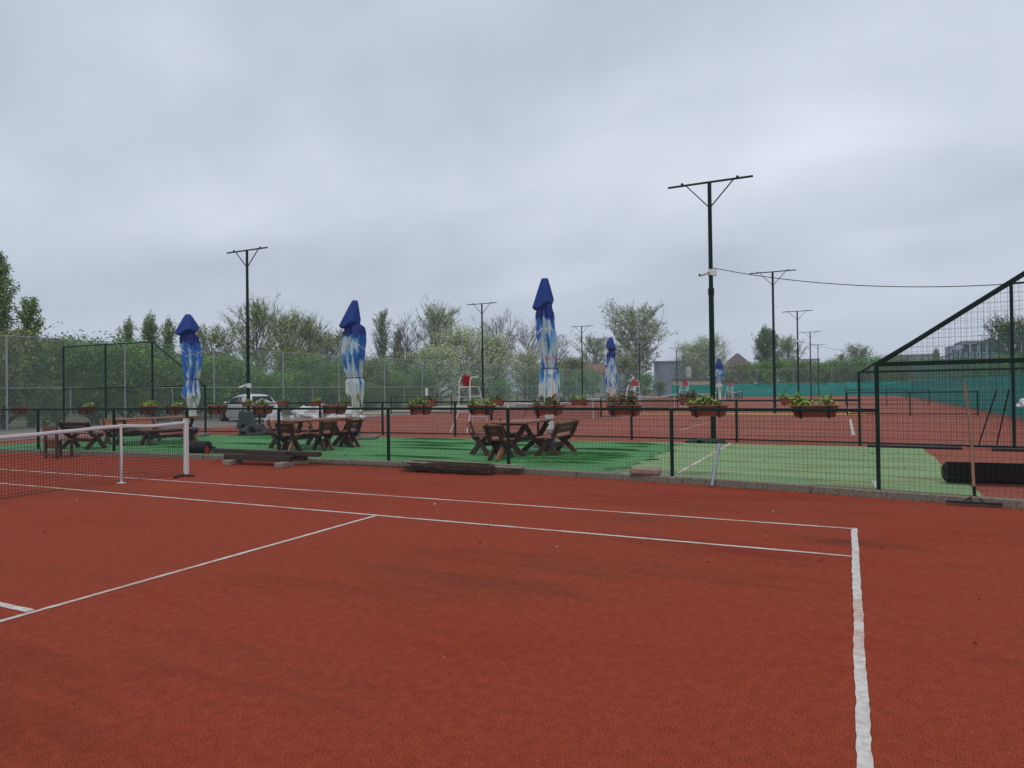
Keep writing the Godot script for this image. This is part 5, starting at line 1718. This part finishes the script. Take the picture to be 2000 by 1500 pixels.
	q = copy(pl, Vector3(-38.9, 0, -52.8), 1.4, "low pale blossoming tree nearest to the wire fence"); q.scale = Vector3(1.0, 0.74, 1.0)
	q = copy(pl, Vector3(-40.9, 0, -69.5), 2.6, "pale blossoming tree behind the nearest umpire chair"); q.scale = Vector3(1.0, 1.04, 1.0)
	q = copy(pl, Vector3(-42.0, 0, -82.0), 3.8, "pale blossoming tree left of the tallest parasol"); q.scale = Vector3(0.9, 0.85, 0.9)
	q = copy(pl, Vector3(-27.4, 0, -131), 4.4, "pale round tree behind the grey-blue metal building"); q.scale = Vector3(1.15, 1.27, 1.15)
	q = copy(pl, Vector3(-23.6, 0, -129), 5.2, "pale round tree just left of the main lamp mast"); q.scale = Vector3(1.2, 1.36, 1.2)
	make_tree("big_sparse_tree", 110, big, M.bark_grey, "large sparse tree with pale buds right of the fourth parasol", "tree", "", Vector3(-37.1, 0, -125))
	var cl := poplar.duplicate(); cl.merge({"h": 11.8, "r": 2.3, "leaves": 14, "ls": 0.3, "cols": [Color(0.06, 0.10, 0.04), Color(0.08, 0.13, 0.05)], "puff": 0.3, "up": 1.2}, true)
	make_tree("conical_tree", 111, cl, M.bark, "dark conical tree just left of the second mast of the right row", "tree", "", Vector3(-12.0, 0, -118))
	q = copy(pop2, Vector3(-0.7, 0, -140), 0.6, "slim grey poplar right of the right mast row"); q.scale = Vector3(1.0, 0.68, 1.0)
	q = copy(rt, Vector3(2.7, 0, -135), 0.6, "grey-green tree left of the sloping fence corner"); q.scale = Vector3(0.85, 1.04, 0.85)
	q = copy(pop, Vector3(20.2, 0, -184), 0.6, "tiny slim tree standing above the far netting on the right"); q.scale = Vector3(0.9, 1.09, 0.9)
	var wl := sparse.duplicate(); wl.merge({"h": 6.0, "r": 1.8, "cols": G2, "leaves": 7, "up": 1.6}, true)
	make_tree("willow_tree", 112, wl, M.bark, "upright leafy tree behind the right netting at the picture edge", "tree", "", Vector3(12.0, 0, -57.5))
	# --- shrubs
	var kinds := [make_tree("green_shrub", 120, bush, M.bark, "dark green shrub behind the wire fence on the left", "shrub", S, Vector3(-37.3, 0, -13.3))]
	var b2 := bush.duplicate(); b2.merge({"cols": OL}, true)
	kinds.append(make_tree("green_shrub", 121, b2, M.bark, "olive green shrub behind the wire fence on the left", "shrub", S, Vector3(-37.0, 0, -10.6)))
	b2 = bush.duplicate(); b2.merge({"cols": G2, "limbs": 70}, true)
	kinds.append(make_tree("green_shrub", 122, b2, M.bark, "fresh green shrub behind the wire fence on the left", "shrub", S, Vector3(-37.0, 0, -17.0)))
	var lab := ["dark green shrub behind the wire fence on the left", "olive green shrub behind the wire fence on the left", "fresh green shrub behind the wire fence on the left"]
	var row := [[-37, -15.2, 0, 1.05], [-37.5, -19.3, 2, 0.98], [-37, -20.9, 0, 0.97], [-37, -23.0, 2, 0.95], [-37, -25.2, 0, 0.8], [-37, -28.4, 2, 0.95], [-38, -32.6, 0, 1.05], [-38, -36.2, 2, 1.0], [-38, -40.3, 1, 1.02], [-38.2, -44.5, 0, 0.95],
		[-36.4, -9.0, 1, 0.8], [-36.2, -12.0, 1, 0.65], [-36.2, -14.4, 0, 0.6], [-36.3, -17.9, 1, 0.7], [-36.2, -22.0, 0, 0.55], [-36.3, -26.8, 0, 0.6], [-36.4, -30.4, 0, 0.7], [-36.5, -34.3, 1, 0.7], [-36.6, -38.2, 0, 0.7], [-36.6, -42.4, 0, 0.75], [-36.7, -47.0, 0, 0.8], [-36.8, -57.5, 0, 0.7], [-36.8, -64.0, 2, 0.75], [-37, -74.0, 1, 0.9], [-37.5, -80.0, 2, 0.9], [-37.5, -88.0, 0, 0.9], [-38, -95.0, 2, 1.1], [-38.5, -102.0, 0, 1.0],
		[-40.5, -17.5, 0, 0.9], [-40.5, -22.5, 2, 0.95], [-41, -28.0, 0, 0.95], [-41.5, -34.5, 1, 1.05], [-42, -40.0, 0, 1.15], [-42.5, -47.0, 2, 1.3], [-43.0, -54.5, 1, 1.4], [-45, -74.0, 1, 1.5], [-45, -98.0, 2, 1.5]]
	for e in row:
		q = copy(kinds[e[2]], Vector3(e[0], 0, e[1]), rng.randf() * TAU, lab[e[2]], S)
		q.scale = Vector3.ONE * e[3] * Vector3(rng.randf_range(0.8, 1.1), rng.randf_range(0.66, 1.08), rng.randf_range(0.8, 1.1))
	S = "green shrubs beyond the far end of the courts"
	var lab2 := ["dark green shrub beyond the teal screen at the far end", "olive green shrub beyond the teal screen at the far end", "fresh green shrub beyond the teal screen at the far end"]
	for e in [[-43, -104, 1, 1.5], [-36.3, -112, 1, 1.5], [-32.0, -111, 2, 0.9], [-15.6, -112, 1, 1.15], [-12.5, -111, 2, 1.2], [-9.3, -112, 2, 1.3], [-6.0, -111, 0, 1.2], [-2.8, -112, 2, 1.15], [0.0, -111, 0, 1.15], [2.6, -112, 0, 1.25], [5.3, -111, 2, 1.2], [8.0, -112, 1, 1.2], [-18.6, -112, 0, 0.9], [-1.0, -122, 0, 1.3], [6.0, -124, 0, 1.4], [-29.5, -112, 0, 0.6]]:
		q = copy(kinds[e[2]], Vector3(e[0], 0, e[1]), rng.randf() * TAU, lab2[e[2]], S)
		q.scale = Vector3.ONE * e[3]
	S = "green shrubs behind the right netting"
	var lab3 := ["dark green shrub behind the netting on the right", "olive green shrub behind the netting on the right", "fresh green shrub behind the netting on the right"]
	for e in [[12.5, -120, 2, 1.2], [11.6, -100, 0, 1.05], [11.2, -87, 2, 0.95], [11.0, -76, 1, 0.9], [10.8, -66, 2, 0.8], [10.3, -57, 0, 0.8], [10.2, -49, 2, 0.75], [10.0, -42, 0, 0.75]]:
		q = copy(kinds[e[2]], Vector3(e[0], 0, e[1]), rng.randf() * TAU, lab3[e[2]], S)
		q.scale = Vector3.ONE * e[3]

# ---------------------------------------------------------------- far buildings
func town() -> void:
	surf("brick_red", Color(0.2, 0.1, 0.08), Color(0.3, 0.16, 0.12), 2.0, 0.02, 0.8, 0.9, 0.6, 95, 256)
	surf("blue_metal_wall", Color(0.24, 0.29, 0.36), Color(0.34, 0.39, 0.46), 3.0, 0.01, 0.3, 0.6, 0.4, 96, 256)
	surf("beige", Color(0.42, 0.34, 0.24), Color(0.52, 0.44, 0.33), 3.0, 0.01, 0.4, 0.9, 0.4, 97, 256)
	surf("grey_wall", Color(0.22, 0.23, 0.25), Color(0.3, 0.31, 0.33), 3.0, 0.01, 0.4, 0.9, 0.4, 98, 256)
	building("long_hall", Vector3(-75, 0, -38), PI * 0.5, 26, 12, 6.3, "gable", 1.7, M.grey_wall, M.roof_tile, 8, 1, "long grey hall with low roof behind the left trees")
	building("dark_roofed_house", Vector3(-65, 0, -50), PI * 0.5, 8, 7, 4.4, "hip", 2.4, M.plaster, M.roof_tile, 3, 1, "house with dark hipped roof behind the first left lamp mast")
	building("red_roofed_house", Vector3(-49.6, 0, -128), 0.0, 8.5, 7, 5.0, "gable", 2.0, M.plaster, M.brick_red, 4, 2, "white house with red roof right of the tallest parasol", 0.9, 1.0)
	building("red_roofed_house", Vector3(-72, 0, -165), 0.0, 14, 8, 7.0, "gable", 2.4, M.plaster, M.brick_red, 4, 1, "red roofed house far behind the bare trees")
	building("metal_hall", Vector3(-31.7, 0, -130), 0.0, 6.6, 9, 6.8, "flat", 0, M.blue_metal_wall, M.blue_metal_wall, 0, 0, "grey-blue metal clad hall right of the large sparse tree")
	building("site_cabin", Vector3(-24.6, 0, -120), 0.0, 8.6, 4, 3.0, "flat", 0, M.beige, M.roof_tile, 3, 1, "low beige cabin with dark flat roof left of the main lamp mast", 1.0, 0.8)
	building("hip_roofed_house", Vector3(-21.6, 0, -150), 0.0, 6.0, 5.5, 6.2, "hip", 3.1, M.plaster, M.roof_tile, 3, 2, "house with brown pointed hip roof right of the main lamp mast", 0.8, 1.0)
	building("apartment_block", Vector3(-13.5, 0, -260), 0.0, 11, 10, 11.2, "flat", 0, M.beige, M.grey_wall, 5, 4, "tan apartment block left of the far right masts")
	building("apartment_block", Vector3(-6.6, 0, -240), 0.0, 4.6, 8, 8.8, "flat", 0, M.brick_red, M.grey_wall, 2, 3, "small reddish apartment block behind the far right masts")
	building("apartment_block", Vector3(25, 0, -300), 0.0, 17, 12, 13.2, "flat", 0, M.grey_wall, M.grey_wall, 7, 4, "long grey apartment block seen through the sloping fence")
	building("apartment_block", Vector3(40, 0, -290), 0.0, 9, 12, 15.5, "flat", 0, M.grey_wall, M.grey_wall, 4, 5, "taller grey block behind the right netting")
	var bb := building("office_block", Vector3(25.8, 0, -160), 0.0, 7.2, 10, 10.2, "flat", 0, mat("blue_glass", Color(0.10, 0.19, 0.34), 0.25), M.grey_wall, 5, 4, "blue glass office block behind the right netting", 1.2, 1.9)
	if bb == null: return
	var o := thing("water_tank", "small white tank standing beside the grey-blue hall", "tank", Vector3(-27.2, 0, -126))
	var b := MB.new()
	b.tube([Vector3(0, 3.6, 0), Vector3(0, 3.7, 0), Vector3(0, 5.5, 0), Vector3(0, 5.8, 0)], [0.5, 0.6, 0.6, 0.3], 16)
	put("vessel", b.mesh(), M.plaster, o)
	for s in 4:
		b = MB.new()
		var an := PI * 0.5 * s + 0.6
		b.rod(Vector3(cos(an) * 0.5, 0, sin(an) * 0.5), Vector3(cos(an) * 0.4, 3.65, sin(an) * 0.4), 0.06, 6)
		put("leg", b.mesh(), M.galvanised, o)

# ---------------------------------------------------------------- small litter on the near court
func litter() -> void:
	var r := RandomNumberGenerator.new()
	r.seed = 9
	var m := MB.new()
	for i in 300:
		var x := r.randf_range(-12, 5)
		var z := r.randf_range(-2.2, 7.4)
		var on := i > 190
		if on: z = r.randf_range(-9.8, -3.9)
		m.col = Color(0.03, 0.02, 0.012) if r.randf() < 0.6 else (Color(0.5, 0.42, 0.33) if r.randf() < 0.5 else Color(0.1, 0.05, 0.02))
		var s := r.randf_range(0.006, 0.02) * (1.6 if on else 1.0)
		var a := Vector3(r.randf_range(-1, 1), r.randf_range(-.1, .3), r.randf_range(-1, 1)).normalized() * s
		var b := Vector3(-a.z, r.randf_range(0, .6) * s, a.x) * r.randf_range(0.3, 0.8)
		var p := Vector3(x, (T + 0.03) if on else 0.008, z)
		m.tri(p - a, p + b + Vector3.UP * s * 0.4, p + a)
		m.tri(p - a, p + a, p - b + Vector3.UP * s * 0.2)
	tag(put("leaf_litter", m.mesh(), leafmat("litter", 0.0)), "scattered dry leaf bits and pebbles on the red clay", "litter", "", "stuff")
	# weeds along the kerb
	m = MB.new()
	for i in 900:
		var x := r.randf_range(-10.9, -7.4) if r.randf() < 0.75 else r.randf_range(-16, 3)
		var z := z_fence(x) + 0.02 + r.randf_range(0.05, 0.15)
		var p := Vector3(x, 0.0, z)
		var g := r.randf_range(0.6, 1.4)
		m.col = Color(0.05 * g, 0.07 * g, 0.02 * g) if r.randf() < 0.7 else Color(0.12 * g, 0.08 * g, 0.04 * g)
		var t := p + Vector3(r.randf_range(-.03, .03), r.randf_range(0.02, 0.08), r.randf_range(-.01, .04))
		m.tri(p - Vector3(0.005, 0, 0), p + Vector3(0.005, 0, 0), t)
	tag(put("kerb_weeds", m.mesh(), leafmat("weeds", 0.2)), "low weeds and moss growing along the foot of the kerb", "weeds", "", "stuff")
